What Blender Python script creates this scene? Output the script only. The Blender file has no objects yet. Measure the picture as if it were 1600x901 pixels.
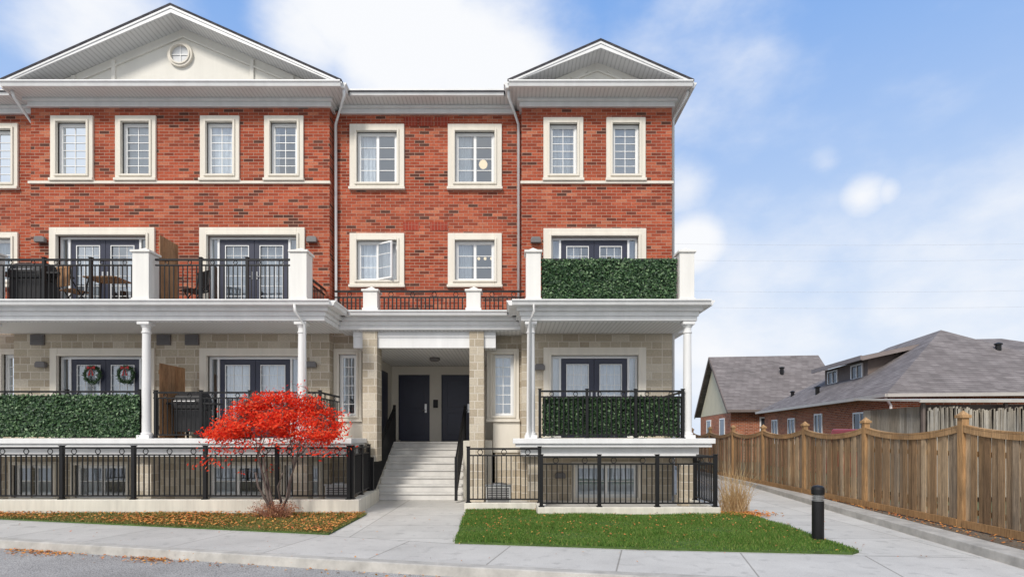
import bpy, bmesh, math, random
from mathutils import Vector, Matrix
random.seed(7)
R = math.radians
S = bpy.context.scene
C = S.collection
F = 870.0
def PX(px, Y): return (px-800)*Y/F
def PZ(py, Y): return 1.6+(682-py)*Y/F

# ------------------------------------------------------------ materials
def newmat(name):
    m = bpy.data.materials.new(name); m.use_nodes = True
    nt = m.node_tree; b = nt.nodes['Principled BSDF']
    return m, nt, b
def N(nt, t, **kw):
    n = nt.nodes.new(t)
    for k, v in kw.items(): setattr(n, k, v)
    return n
def ramp(nt, stops, interp='LINEAR'):
    r = N(nt, 'ShaderNodeValToRGB'); e = r.color_ramp.elements; r.color_ramp.interpolation = interp
    while len(e) < len(stops): e.new(0.5)
    for i, (p, c) in enumerate(stops):
        e[i].position = p; e[i].color = (c[0], c[1], c[2], 1)
    return r
def objco(nt):
    return N(nt, 'ShaderNodeTexCoord').outputs['Object']
def mix(nt, fac, a, b, mode='MIX'):
    m = N(nt, 'ShaderNodeMix', data_type='RGBA', blend_type=mode)
    for sock, v in ((m.inputs[0], fac), (m.inputs[6], a), (m.inputs[7], b)):
        if isinstance(v, (int, float)): sock.default_value = v
        elif isinstance(v, tuple): sock.default_value = (v[0], v[1], v[2], 1)
        else: nt.links.new(v, sock)
    return m.outputs[2]
def noise(nt, co, scale, detail=5, rough=0.6):
    n = N(nt, 'ShaderNodeTexNoise'); n.inputs['Scale'].default_value = scale
    n.inputs['Detail'].default_value = detail; n.inputs['Roughness'].default_value = rough
    nt.links.new(co, n.inputs['Vector']); return n.outputs['Fac']
def bump(nt, b, h, strength=0.3, dist=0.01):
    bp = N(nt, 'ShaderNodeBump'); bp.inputs['Strength'].default_value = strength; bp.inputs['Distance'].default_value = dist
    nt.links.new(h, bp.inputs['Height']); nt.links.new(bp.outputs[0], b.inputs['Normal'])
def stretch(nt, co, s):
    m = N(nt, 'ShaderNodeMapping'); m.inputs['Scale'].default_value = s
    nt.links.new(co, m.inputs['Vector']); return m.outputs[0]

def mat(name, col, rough=0.6, var=0.12, scale=2.0, metal=0.0, bmp=0.0, bscale=80, spec=0.5, streak=False):
    if bpy.data.materials.get(name): return bpy.data.materials[name]
    m, nt, b = newmat(name)
    co = objco(nt)
    c2 = stretch(nt, co, (3, 3, 0.35)) if streak else co
    f = noise(nt, c2, scale, 6, 0.65)
    r = ramp(nt, [(0.3, tuple(c*(1-var) for c in col)), (0.7, tuple(min(1, c*(1+var*0.6)) for c in col))])
    nt.links.new(f, r.inputs[0]); nt.links.new(r.outputs[0], b.inputs['Base Color'])
    b.inputs['Roughness'].default_value = rough; b.inputs['Metallic'].default_value = metal
    b.inputs['Specular IOR Level'].default_value = spec
    if bmp: bump(nt, b, noise(nt, co, bscale, 4), bmp, 0.01)
    return m

def bricks(name, w, h, mortar, stops, mcol, bmp=0.5, off=0.5, dirt=0.25, squash=1.0, grain=0.5):
    m, nt, b = newmat(name)
    co = objco(nt)
    sp = N(nt, 'ShaderNodeSeparateXYZ'); nt.links.new(co, sp.inputs[0])
    g = N(nt, 'ShaderNodeNewGeometry'); sn = N(nt, 'ShaderNodeSeparateXYZ'); nt.links.new(g.outputs['Normal'], sn.inputs[0])
    ab = N(nt, 'ShaderNodeMath', operation='ABSOLUTE'); nt.links.new(sn.outputs[1], ab.inputs[0])
    gt = N(nt, 'ShaderNodeMath', operation='GREATER_THAN'); gt.inputs[1].default_value = 0.5; nt.links.new(ab.outputs[0], gt.inputs[0])
    mx = N(nt, 'ShaderNodeMix', data_type='FLOAT'); nt.links.new(gt.outputs[0], mx.inputs[0])
    nt.links.new(sp.outputs[1], mx.inputs[2]); nt.links.new(sp.outputs[0], mx.inputs[3])
    cb = N(nt, 'ShaderNodeCombineXYZ'); nt.links.new(mx.outputs[0], cb.inputs[0]); nt.links.new(sp.outputs[2], cb.inputs[1])
    br = N(nt, 'ShaderNodeTexBrick'); br.offset = off; br.squash = squash; br.squash_frequency = 2
    nt.links.new(cb.outputs[0], br.inputs['Vector'])
    br.inputs['Color1'].default_value = (0, 0, 0, 1); br.inputs['Color2'].default_value = (1, 1, 1, 1); br.inputs['Mortar'].default_value = (0, 0, 0, 1)
    br.inputs['Scale'].default_value = 1; br.inputs['Mortar Size'].default_value = mortar; br.inputs['Mortar Smooth'].default_value = 0.15
    br.inputs['Bias'].default_value = 0; br.inputs['Brick Width'].default_value = w; br.inputs['Row Height'].default_value = h
    r = ramp(nt, stops); nt.links.new(br.outputs['Color'], r.inputs[0])
    n1 = noise(nt, co, 0.7, 5); n2 = noise(nt, co, 25, 4)
    gr = ramp(nt, [(0.25, (1-.5*grain,)*3), (0.75, (1+.35*grain,)*3)]); nt.links.new(n2, gr.inputs[0])
    c = mix(nt, 1.0, r.outputs[0], gr.outputs[0], 'MULTIPLY')
    rr = ramp(nt, [(0.25, (1-dirt,)*3), (0.75, (1+dirt*0.4,)*3)]); nt.links.new(n1, rr.inputs[0])
    c = mix(nt, 1.0, c, rr.outputs[0], 'MULTIPLY')
    c = mix(nt, br.outputs['Fac'], c, mcol)
    nt.links.new(c, b.inputs['Base Color']); b.inputs['Roughness'].default_value = 0.9
    b.inputs['Specular IOR Level'].default_value = 0.25
    sb = N(nt, 'ShaderNodeMath', operation='SUBTRACT'); nt.links.new(n2, sb.inputs[0]); nt.links.new(br.outputs['Fac'], sb.inputs[1])
    bump(nt, b, sb.outputs[0], bmp, 0.012)
    return m

def island(name, stops, rough=0.6, streakscale=None, trans=0.0, spec=0.3):
    m, nt, b = newmat(name)
    g = N(nt, 'ShaderNodeNewGeometry')
    r = ramp(nt, stops); nt.links.new(g.outputs['Random Per Island'], r.inputs[0])
    c = r.outputs[0]
    if streakscale:
        f = noise(nt, stretch(nt, objco(nt), streakscale), 3, 6, 0.7)
        q = ramp(nt, [(0.3, (0.48,)*3), (0.7, (1.18,)*3)]); nt.links.new(f, q.inputs[0])
        c = mix(nt, 1.0, c, q.outputs[0], 'MULTIPLY')
        f = noise(nt, objco(nt), 1.1, 4, 0.6)
        q = ramp(nt, [(0.3, (0.70, 0.72, 0.76)), (0.7, (1.14, 1.10, 1.04))]); nt.links.new(f, q.inputs[0])
        c = mix(nt, 1.0, c, q.outputs[0], 'MULTIPLY')
    nt.links.new(c, b.inputs['Base Color']); b.inputs['Roughness'].default_value = rough
    b.inputs['Specular IOR Level'].default_value = spec
    if trans:
        t = N(nt, 'ShaderNodeBsdfTranslucent'); nt.links.new(c, t.inputs[0])
        ms = N(nt, 'ShaderNodeMixShader'); ms.inputs[0].default_value = trans
        out = nt.nodes['Material Output']
        nt.links.new(b.outputs[0], ms.inputs[1]); nt.links.new(t.outputs[0], ms.inputs[2]); nt.links.new(ms.outputs[0], out.inputs[0])
    return m

BRICK = bricks('red_brick', 0.25, 0.078, 0.0058,
    [(0.0, (0.10, 0.042, 0.03)), (0.065, (0.15, 0.05, 0.034)), (0.115, (0.26, 0.052, 0.027)), (0.35, (0.36, 0.072, 0.035)), (0.65, (0.42, 0.088, 0.042)), (0.88, (0.48, 0.12, 0.06)), (1.0, (0.53, 0.18, 0.10))],
    (0.40, 0.265, 0.20), 0.4, dirt=.3, grain=.6)
BRICK2 = bricks('old_red_brick', 0.22, 0.075, 0.008,
    [(0.0, (0.26, 0.075, 0.035)), (0.5, (0.42, 0.12, 0.055)), (1.0, (0.50, 0.17, 0.08))], (0.42, 0.33, 0.26), 0.4)
STONE = bricks('limestone_block', 0.42, 0.19, 0.010,
    [(0.0, (0.43, 0.36, 0.27)), (0.4, (0.51, 0.44, 0.335)), (0.75, (0.56, 0.49, 0.385)), (1.0, (0.63, 0.565, 0.46))],
    (0.64, 0.585, 0.50), 0.6, squash=0.62, dirt=.16, grain=.35)
SOLDIER = bricks('smooth_red_brick', 0.083, 0.22, 0.006, [(0, (0.33, 0.05, 0.03)), (1, (0.40, 0.07, 0.04))], (0.34, 0.15, 0.11), 0.3, 0)
def shingle(name, a, bcol):
    m, nt, b = newmat(name)
    co = objco(nt)
    sp = N(nt, 'ShaderNodeSeparateXYZ'); nt.links.new(co, sp.inputs[0])
    ad = N(nt, 'ShaderNodeMath', operation='ADD'); nt.links.new(sp.outputs[0], ad.inputs[0]); nt.links.new(sp.outputs[1], ad.inputs[1])
    cb = N(nt, 'ShaderNodeCombineXYZ'); nt.links.new(ad.outputs[0], cb.inputs[0]); nt.links.new(sp.outputs[2], cb.inputs[1])
    br = N(nt, 'ShaderNodeTexBrick'); nt.links.new(cb.outputs[0], br.inputs['Vector'])
    br.inputs['Scale'].default_value = 1; br.inputs['Brick Width'].default_value = 0.3; br.inputs['Row Height'].default_value = 0.085
    br.inputs['Mortar Size'].default_value = 0.006
    br.inputs['Color1'].default_value = (*a, 1); br.inputs['Color2'].default_value = (*bcol, 1); br.inputs['Mortar'].default_value = (a[0]*.5, a[1]*.5, a[2]*.5, 1)
    rr = ramp(nt, [(0.3, (0.8,)*3), (0.7, (1.15,)*3)]); nt.links.new(noise(nt, co, 1.2, 8), rr.inputs[0])
    nt.links.new(mix(nt, 1.0, br.outputs[0], rr.outputs[0], 'MULTIPLY'), b.inputs['Base Color'])
    b.inputs['Roughness'].default_value = 0.95
    bump(nt, b, br.outputs[0], 0.3)
    return m
SHINGLE = shingle('grey_shingle', (0.155, 0.135, 0.132), (0.235, 0.21, 0.205))
DSHINGLE = shingle('dark_shingle', (0.04, 0.038, 0.045), (0.07, 0.065, 0.075))
STUCCO = mat('cream_stucco', (0.76, 0.71, 0.62), 0.8, 0.08, 1.5, bmp=0.25, bscale=150, streak=True)
PEDI = mat('gable_stucco', (0.77, 0.745, 0.68), 0.85, 0.06, 1.0, bmp=0.25, bscale=150, streak=True)
WHITE = mat('white_painted_metal', (0.79, 0.79, 0.785), 0.45, 0.09, 1.2, streak=True)
FRAME = mat('white_window_vinyl', (0.83, 0.83, 0.82), 0.35, 0.03)
def soffit(name, along='X'):
    m, nt, b = newmat(name)
    co = objco(nt)
    w = N(nt, 'ShaderNodeTexWave'); w.bands_direction = along; w.inputs['Scale'].default_value = 3.2; w.inputs['Distortion'].default_value = 0
    nt.links.new(co, w.inputs['Vector'])
    r = ramp(nt, [(0.0, (0.50, 0.50, 0.49)), (0.12, (0.68, 0.68, 0.67)), (1, (0.73, 0.73, 0.72))]); nt.links.new(w.outputs['Fac'], r.inputs[0])
    nt.links.new(r.outputs[0], b.inputs['Base Color']); b.inputs['Roughness'].default_value = 0.5
    bump(nt, b, w.outputs['Fac'], 0.3, 0.01)
    return m
SOFF = soffit('ribbed_white_soffit')
BLACK = mat('black_powder_coat', (0.010, 0.010, 0.011), 0.45, 0.2, spec=.35)
NAVY = mat('navy_door_paint', (0.028, 0.032, 0.060), 0.4, 0.15, 1.5)
STEEL = mat('brushed_steel', (0.55, 0.55, 0.55), 0.3, 0.1, metal=0.9)
LAMPGREY = mat('grey_lamp_housing', (0.16, 0.15, 0.15), 0.5)
DARKIN = mat('interior_paint', (0.62, 0.62, 0.62), 0.9, 0.1)
CURT = mat('white_curtain_cloth', (0.82, 0.83, 0.84), 0.9, 0.08, 3)
BLIND = mat('white_blind_vinyl', (0.84, 0.85, 0.86), 0.6, 0.04)
LOWC = mat('painted_concrete_wall', (0.69, 0.655, 0.57), 0.85, 0.2, 1.6, bmp=0.2, streak=True)
STEP = mat('step_concrete', (0.65, 0.635, 0.605), 0.9, 0.14, 3, bmp=0.2)
BARK = mat('grey_brown_bark', (0.15, 0.115, 0.10), 0.9, 0.3, 12, bmp=0.4)
def glassmat():
    m, nt, b = newmat('window_glass')
    nt.nodes.remove(b); out = nt.nodes['Material Output']
    fr = N(nt, 'ShaderNodeFresnel'); fr.inputs[0].default_value = 1.5
    mr = N(nt, 'ShaderNodeMapRange'); mr.inputs['From Min'].default_value = 0.03; mr.inputs['From Max'].default_value = 0.6
    mr.inputs['To Min'].default_value = 0.27; mr.inputs['To Max'].default_value = 0.85
    nt.links.new(fr.outputs[0], mr.inputs[0])
    t = N(nt, 'ShaderNodeBsdfTransparent'); t.inputs[0].default_value = (0.84, 0.89, 0.93, 1)
    g = N(nt, 'ShaderNodeBsdfGlossy'); g.inputs['Roughness'].default_value = 0.03; g.inputs[0].default_value = (0.88, 0.94, 1, 1)
    bp = N(nt, 'ShaderNodeBump'); bp.inputs['Strength'].default_value = 0.12; bp.inputs['Distance'].default_value = 0.03
    nt.links.new(noise(nt, objco(nt), 1.3, 2), bp.inputs['Height']); nt.links.new(bp.outputs[0], g.inputs['Normal'])
    ms = N(nt, 'ShaderNodeMixShader')
    nt.links.new(mr.outputs[0], ms.inputs[0]); nt.links.new(t.outputs[0], ms.inputs[1]); nt.links.new(g.outputs[0], ms.inputs[2]); nt.links.new(ms.outputs[0], out.inputs[0])
    return m
GLASS = glassmat()
def emis(name, col, s):
    m, nt, b = newmat(name)
    b.inputs['Base Color'].default_value = (*col, 1); b.inputs['Emission Color'].default_value = (*col, 1); b.inputs['Emission Strength'].default_value = s
    return m
LAMPON = emis('lit_lamp_glass', (1, 0.74, 0.42), 1.3)
def paving(name, base, bw, bh, rot=0, joint=0.012, stain=0.16):
    m, nt, b = newmat(name)
    co = objco(nt)
    mp = N(nt, 'ShaderNodeMapping'); mp.inputs['Rotation'].default_value = (0, 0, rot); mp.inputs['Location'].default_value = (0.4, 0.3, 0)
    nt.links.new(co, mp.inputs['Vector'])
    br = N(nt, 'ShaderNodeTexBrick'); br.offset = 0; nt.links.new(mp.outputs[0], br.inputs['Vector'])
    br.inputs['Scale'].default_value = 1; br.inputs['Brick Width'].default_value = bw; br.inputs['Row Height'].default_value = bh
    br.inputs['Mortar Size'].default_value = joint; br.inputs['Mortar Smooth'].default_value = 0.3
    br.inputs['Color1'].default_value = (0.90, 0.90, 0.90, 1); br.inputs['Color2'].default_value = (1.05, 1.05, 1.05, 1); br.inputs['Mortar'].default_value = (0.55, 0.54, 0.52, 1)
    r1 = ramp(nt, [(0.3, tuple(c*(1-stain) for c in base)), (0.65, base)]); nt.links.new(noise(nt, co, 0.9, 8, 0.7), r1.inputs[0])
    r2 = ramp(nt, [(0.3, (0.80,)*3), (0.7, (1.08,)*3)]); nt.links.new(noise(nt, co, 60, 3, 0.8), r2.inputs[0])
    c = mix(nt, 1, r1.outputs[0], br.outputs[0], 'MULTIPLY'); c = mix(nt, 1, c, r2.outputs[0], 'MULTIPLY')
    r3 = ramp(nt, [(0.58, (1,)*3), (0.72, (0.78,)*3)]); nt.links.new(noise(nt, co, 4.5, 3, 0.5), r3.inputs[0])
    c = mix(nt, 1, c, r3.outputs[0], 'MULTIPLY')
    nt.links.new(c, b.inputs['Base Color']); b.inputs['Roughness'].default_value = 0.92
    bump(nt, b, noise(nt, co, 120, 3), 0.25, 0.004)
    return m
SIDEW = paving('sidewalk_concrete', (0.59, 0.57, 0.535), 1.6, 3.2, R(14), stain=.2)
WALKC = paving('walkway_concrete', (0.62, 0.60, 0.56), 2.2, 1.3, 0, 0.01, .2)
KERBM = mat('kerb_concrete', (0.44, 0.42, 0.385), 0.9, 0.3, 3, bmp=0.4)
def asphalt():
    m, nt, b = newmat('worn_asphalt'); co = objco(nt)
    r1 = ramp(nt, [(0.3, (0.28, 0.272, 0.265)), (0.7, (0.42, 0.41, 0.40))]); nt.links.new(noise(nt, co, 0.8, 8, 0.7), r1.inputs[0])
    v = N(nt, 'ShaderNodeTexVoronoi'); v.inputs['Scale'].default_value = 60; nt.links.new(co, v.inputs['Vector'])
    r2 = ramp(nt, [(0, (1.6,)*3), (0.4, (0.95,)*3), (1, (0.45,)*3)]); nt.links.new(v.outputs['Distance'], r2.inputs[0])
    nt.links.new(mix(nt, 1, r1.outputs[0], r2.outputs[0], 'MULTIPLY'), b.inputs['Base Color'])
    b.inputs['Roughness'].default_value = 0.9; bump(nt, b, v.outputs['Distance'], 0.5, 0.01)
    return m
ASPH = asphalt()
SOIL = mat('dark_soil', (0.16, 0.125, 0.09), 0.95, 0.4, 6, bmp=0.8, bscale=40)
TURF = mat('turf_soil', (0.07, 0.12, 0.025), 0.95, 0.45, 3, bmp=0.8, bscale=40)
FIELD = mat('open_ground', (0.10, 0.12, 0.06), 0.95, 0.4, 0.4)
BLADE = island('grass_blades', [(0, (0.055, 0.13, 0.018)), (0.5, (0.105, 0.215, 0.032)), (0.85, (0.18, 0.28, 0.055)), (1, (0.32, 0.31, 0.10))], 0.7, trans=0.25)
BLADE2 = island('autumn_grass_blades', [(0, (0.09, 0.13, 0.025)), (0.5, (0.20, 0.20, 0.045)), (0.8, (0.36, 0.28, 0.10)), (1, (0.44, 0.31, 0.14))], 0.7, trans=0.2)
FLEAF = island('fallen_leaf', [(0, (0.26, 0.10, 0.04)), (0.3, (0.50, 0.19, 0.05)), (0.7, (0.62, 0.31, 0.08)), (1, (0.50, 0.12, 0.05))], 0.8)
RLEAF = island('red_maple_leaf', [(0, (0.46, 0.018, 0.010)), (0.3, (0.78, 0.035, 0.018)), (0.75, (0.92, 0.085, 0.035)), (1, (0.95, 0.20, 0.08))], 0.7, trans=0.45, spec=.06)
IVY = island('ivy_leaf', [(0, (0.010, 0.034, 0.013)), (0.5, (0.028, 0.078, 0.026)), (0.85, (0.075, 0.15, 0.052)), (1, (0.22, 0.32, 0.17))], 0.5, spec=0.5)
WOODF = island('weathered_fence_wood', [(0, (0.22, 0.14, 0.08)), (0.3, (0.35, 0.23, 0.13)), (0.55, (0.34, 0.265, 0.19)), (0.8, (0.44, 0.29, 0.16)), (1, (0.52, 0.40, 0.27))], 0.88, (14, 14, 1.0), spec=.15)
WOODP = island('fence_post_wood', [(0, (0.42, 0.25, 0.12)), (1, (0.50, 0.32, 0.17))], 0.85, (14, 14, 1.2), spec=.15)
WOODT = island('tan_cedar', [(0, (0.38, 0.20, 0.10)), (1, (0.48, 0.28, 0.15))], 0.8, (10, 10, 1.2))
OLDW = island('bleached_reed', [(0, (0.30, 0.26, 0.21)), (0.5, (0.44, 0.40, 0.34)), (1, (0.56, 0.52, 0.46))], 0.9, (20, 20, 1))
DRYG = island('dry_grass_straw', [(0, (0.36, 0.22, 0.10)), (0.6, (0.54, 0.38, 0.20)), (1, (0.62, 0.49, 0.30))], 0.8, trans=0.2)
TWIG = island('russet_twig', [(0, (0.20, 0.08, 0.055)), (0.6, (0.38, 0.17, 0.11)), (1, (0.48, 0.26, 0.12))], 0.9)
DGLASS = mat('dark_glass', (0.05, 0.055, 0.065), .1)

# ------------------------------------------------------------ mesh builder
class MB:
    def __init__(s): s.v = []; s.f = []
    def add(s, vs, fs):
        o = len(s.v); s.v += [tuple(v) for v in vs]; s.f += [tuple(i+o for i in f) for f in fs]; return s
    def box(s, x0, x1, y0, y1, z0, z1):
        vs = [(x, y, z) for z in (z0, z1) for y in (y0, y1) for x in (x0, x1)]
        return s.add(vs, [(0, 2, 3, 1), (4, 5, 7, 6), (0, 1, 5, 4), (2, 6, 7, 3), (0, 4, 6, 2), (1, 3, 7, 5)])
    def obox(s, c, ux, hx, hy, z0, z1):
        ux = Vector((ux[0], ux[1], 0)).normalized(); uy = Vector((-ux.y, ux.x, 0)); c = Vector((c[0], c[1], 0))
        vs = []
        for z in (z0, z1):
            for b in (-hy, hy):
                for a in (-hx, hx):
                    p = c+ux*a+uy*b; vs.append((p.x, p.y, z))
        return s.add(vs, [(0, 2, 3, 1), (4, 5, 7, 6), (0, 1, 5, 4), (2, 6, 7, 3), (0, 4, 6, 2), (1, 3, 7, 5)])
    def prism(s, pts, vec):
        n = len(pts); vec = Vector(vec)
        vs = [Vector(p) for p in pts]+[Vector(p)+vec for p in pts]
        return s.add(vs, [tuple(range(n))[::-1], tuple(range(n, 2*n))]+[(i, (i+1) % n, n+(i+1) % n, n+i) for i in range(n)])
    def tube(s, pts, rs, n=6):
        pts = [Vector(p) for p in pts]
        if not isinstance(rs, (list, tuple)): rs = [rs]*len(pts)
        o = len(s.v)
        for i, p in enumerate(pts):
            d = (pts[min(i+1, len(pts)-1)]-pts[max(i-1, 0)])
            d = d.normalized() if d.length > 1e-9 else Vector((0, 0, 1))
            a = d.cross(Vector((0, 0, 1)) if abs(d.z) < 0.95 else Vector((1, 0, 0))).normalized(); b = d.cross(a)
            for k in range(n):
                t = 2*math.pi*k/n; s.v.append(tuple(p+(a*math.cos(t)+b*math.sin(t))*rs[i]))
        for i in range(len(pts)-1):
            for k in range(n):
                s.f.append((o+i*n+k, o+i*n+(k+1) % n, o+(i+1)*n+(k+1) % n, o+(i+1)*n+k))
        s.f.append(tuple(o+k for k in range(n))[::-1]); s.f.append(tuple(o+(len(pts)-1)*n+k for k in range(n)))
        return s
    def lathe(s, cx, cy, prof, n=20):
        o = len(s.v)
        for r, z in prof:
            for k in range(n):
                t = 2*math.pi*k/n; s.v.append((cx+r*math.cos(t), cy+r*math.sin(t), z))
        for i in range(len(prof)-1):
            for k in range(n):
                s.f.append((o+i*n+k, o+i*n+(k+1) % n, o+(i+1)*n+(k+1) % n, o+(i+1)*n+k))
        s.f.append(tuple(o+k for k in range(n))[::-1]); s.f.append(tuple(o+(len(prof)-1)*n+k for k in range(n)))
        return s
    def ringy(s, cx, cy, cz, R0, r, n=14, m=5, axis='Y'):
        o = len(s.v)
        for i in range(n):
            t = 2*math.pi*i/n
            for j in range(m):
                q = 2*math.pi*j/m; rr = R0+r*math.cos(q); h = r*math.sin(q)
                if axis == 'Y': s.v.append((cx+rr*math.cos(t), cy+h, cz+rr*math.sin(t)))
                else: s.v.append((cx+h, cy+rr*math.cos(t), cz+rr*math.sin(t)))
        for i in range(n):
            for j in range(m):
                s.f.append((o+i*m+j, o+((i+1) % n)*m+j, o+((i+1) % n)*m+(j+1) % m, o+i*m+(j+1) % m))
        return s
    def build(s, name, m, parent=None, local=False, smooth=False, bevel=0, norm=True):
        me = bpy.data.meshes.new(name); me.from_pydata(s.v, [], s.f)
        if norm:
            bm = bmesh.new(); bm.from_mesh(me); bmesh.ops.recalc_face_normals(bm, faces=bm.faces); bm.to_mesh(me); bm.free()
        me.materials.append(m)
        if smooth:
            me.polygons.foreach_set('use_smooth', [len(p.vertices) <= 4 for p in me.polygons])
        o = bpy.data.objects.new(name, me); C.objects.link(o)
        if parent:
            o.parent = parent
            if not local and parent.type == 'EMPTY': o.location = -Vector(parent.location)
        if bevel:
            b = o.modifiers.new('bevel', 'BEVEL'); b.width = bevel; b.segments = 2; b.limit_method = 'ANGLE'
        return o
def tag(o, label, cat, group=None, kind=None):
    o['label'] = label; o['category'] = cat
    if group: o['group'] = group
    if kind: o['kind'] = kind
    return o
def thing(name, loc, label, cat, group=None, rz=0):
    o = bpy.data.objects.new(name, None); C.objects.link(o); o.location = loc; o.rotation_euler = (0, 0, rz)
    o.empty_display_size = 0.2
    return tag(o, label, cat, group)
def struct(o): o['kind'] = 'structure'; return o

# ------------------------------------------------------------ ground
B = [(-40, 20.0), (-16, 12.6), (-9.84, 10.7), (-2.93, 9.0), (-0.77, 8.3), (1.8, 7.85), (4.69, 7.5), (8, 7.2), (14, 6.9), (40, 6.0)]
K = [(-40, 18.0), (-16, 10.9), (-7.95, 8.65), (-2.51, 7.29), (0.75, 6.55), (2.2, 6.27), (4.2, 5.95), (8, 5.5), (14, 5.0), (40, 4.0)]
m = MB(); m.add([(-600, -600, -.14), (600, -600, -.14), (600, 900, -.14), (-600, 900, -.14)], [(0, 1, 2, 3)])
struct(m.build('ground', FIELD))
m = MB()
for i in range(len(K)-1):
    m.add([(K[i][0], -30, -.12), (K[i+1][0], -30, -.12), (K[i+1][0], K[i+1][1]-.02, -.12), (K[i][0], K[i][1]-.02, -.12)], [(0, 1, 2, 3)])
struct(m.build('road', ASPH))
m = MB()
for i in range(len(K)-1):
    a, b = K[i], K[i+1]
    m.add([(a[0], a[1]-.03, -.125), (b[0], b[1]-.03, -.125), (b[0], b[1]-.0, -.01), (a[0], a[1]-.0, -.01),
           (b[0], b[1]+.02, .002), (a[0], a[1]+.02, .002), (b[0], b[1]+.17, .002), (a[0], a[1]+.17, .002), (b[0], b[1]+.17, -.1), (a[0], a[1]+.17, -.1)],
          [(0, 1, 2, 3), (3, 2, 4, 5), (5, 4, 6, 7), (7, 6, 8, 9)])
struct(m.build('kerb', KERBM))
m = MB()
for i in range(len(K)-1):
    a, b, c, d = K[i], K[i+1], B[i+1], B[i]
    m.add([(a[0], a[1]+.18, 0), (b[0], b[1]+.18, 0), (c[0], c[1], 0), (d[0], d[1], 0)], [(0, 1, 2, 3)])
struct(m.build('sidewalk', SIDEW))
m = MB()
for i in range(1, len(B)-3):
    a, b = B[i], B[i+1]
    m.add([(a[0], a[1]+.012, .0), (b[0], b[1]+.012, .0), (b[0], 48, .0), (a[0], 48, .0)], [(0, 1, 2, 3)])
struct(m.build('walkway', WALKC))
LR = [(-0.86, 8.36), (1.8, 7.90), (4.62, 7.56), (4.80, 7.7), (4.84, 9.5), (4.82, 10.9), (4.6, 11.6), (4.22, 11.28), (0.5, 11.28), (0.5, 12.0), (-0.98, 12.0), (-0.92, 10)]
LL = [(-12.7, 11.62), (-9.84, 10.76), (-2.99, 9.08), (-2.99, 11.45), (-12.7, 11.48)]
def inpoly(x, y, P):
    c = False; n = len(P)
    for i in range(n):
        x1, y1 = P[i]; x2, y2 = P[(i+1) % n]
        if (y1 > y) != (y2 > y) and x < (x2-x1)*(y-y1)/(y2-y1)+x1: c = not c
    return c
def turf(P, name):
    m = MB(); m.add([(x, y, .03) for x, y in P]+[(x, y, -.02) for x, y in P], [tuple(range(len(P)))]+[(i, (i+1) % len(P), len(P)+(i+1) % len(P), len(P)+i) for i in range(len(P))])
    return struct(m.build(name, TURF))
turf(LR, 'lawn_soil'); turf(LL, 'lawn_soil')
def samp(P, n, keep=None):
    xs = [p[0] for p in P]; ys = [p[1] for p in P]; out = []
    while len(out) < n:
        x = random.uniform(min(xs), max(xs)); y = random.uniform(min(ys), max(ys))
        if inpoly(x, y, P) and (keep is None or keep(x, y)): out.append((x, y))
    return out
def blades(P, n, h, name, m_, label):
    m = MB(); v = m.v; f = m.f
    for x, y in samp(P, n):
        k = .8+.5*(math.sin(x*2.3+y)*math.sin(y*3.1-x*.7))
        hh = h*random.uniform(.5, 1.3)*k; a = random.uniform(0, 6.28); w = random.uniform(.004, .009)
        x += random.gauss(0, .015); y += random.gauss(0, .015)
        dx, dy = math.cos(a)*w, math.sin(a)*w; lx, ly = random.gauss(0, hh*.45), random.gauss(0, hh*.45)
        o = len(v); v += [(x-dx, y-dy, .026), (x+dx, y+dy, .026), (x+lx, y+ly, .03+hh)]; f.append((o, o+1, o+2))
    return tag(m.build(name, m_, norm=False), label, 'grass', kind='stuff')
blades(LR, 90000, .045, 'lawn_grass', BLADE, 'short green lawn beside the walkway in front of the right entrance railing')
blades(LL, 42000, .045, 'lawn_grass', BLADE2, 'faded autumn lawn strip in front of the long left wall')
def leaflet(m, p, n, s, asp=0.75):
    n = n.normalized(); a = n.cross(Vector((random.gauss(0, 1), random.gauss(0, 1), random.gauss(0, 1)))).normalized(); b = n.cross(a)
    a = a*s; b = b*s*asp; o = len(m.v)
    m.v += [tuple(p-a), tuple(p-b*.8+a*.1+n*s*.15), tuple(p+a), tuple(p+b*.8+a*.1+n*s*.15)]; m.f.append((o, o+1, o+2, o+3))
def rnd(): return Vector((random.gauss(0, 1), random.gauss(0, 1), random.gauss(0, 1)))
def litter(pts, z, name, label, s=(.02, .04)):
    m = MB()
    for x, y in pts:
        leaflet(m, Vector((x, y, z+random.uniform(0, .02))), Vector((random.gauss(0, .35), random.gauss(0, .35), 1)), random.uniform(*s))
    return tag(m.build(name, FLEAF, norm=False), label, 'leaves', kind='stuff')
litter(samp(LL, 3800, lambda x, y: random.random() < .25+.75*(math.sin(x*1.7)*.5+.5)), .06, 'fallen_leaves', 'brown and orange fallen leaves on the left lawn strip', (.013, .034))
litter([(x, y) for x, y in samp(LR, 650, lambda x, y: random.random() < .08+(y-7.5)/9)], .06, 'fallen_leaves', 'sparse yellow fallen leaves on the green lawn at right', (.012, .026))
def lerpK(x):
    for i in range(len(K)-1):
        if K[i][0] <= x <= K[i+1][0]: return K[i][1]+(x-K[i][0])/(K[i+1][0]-K[i][0])*(K[i+1][1]-K[i][1])
pts = [random.gauss(-7.0, .35) for _ in range(200)]+[random.gauss(-5.05, .25) for _ in range(190)]+[random.uniform(-9, 2) for _ in range(170)]
litter([(x, lerpK(x)-.05-abs(random.gauss(0, .14))) for x in pts], -.115, 'fallen_leaves', 'small clumps of brown leaves in the gutter of the road', (.015, .03))
litter([(4.72+random.gauss(0, .28), 11.42+random.gauss(0, .22)) for _ in range(800)], .03, 'fallen_leaves', 'heap of orange leaves at the foot of the dry ornamental grass')
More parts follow.
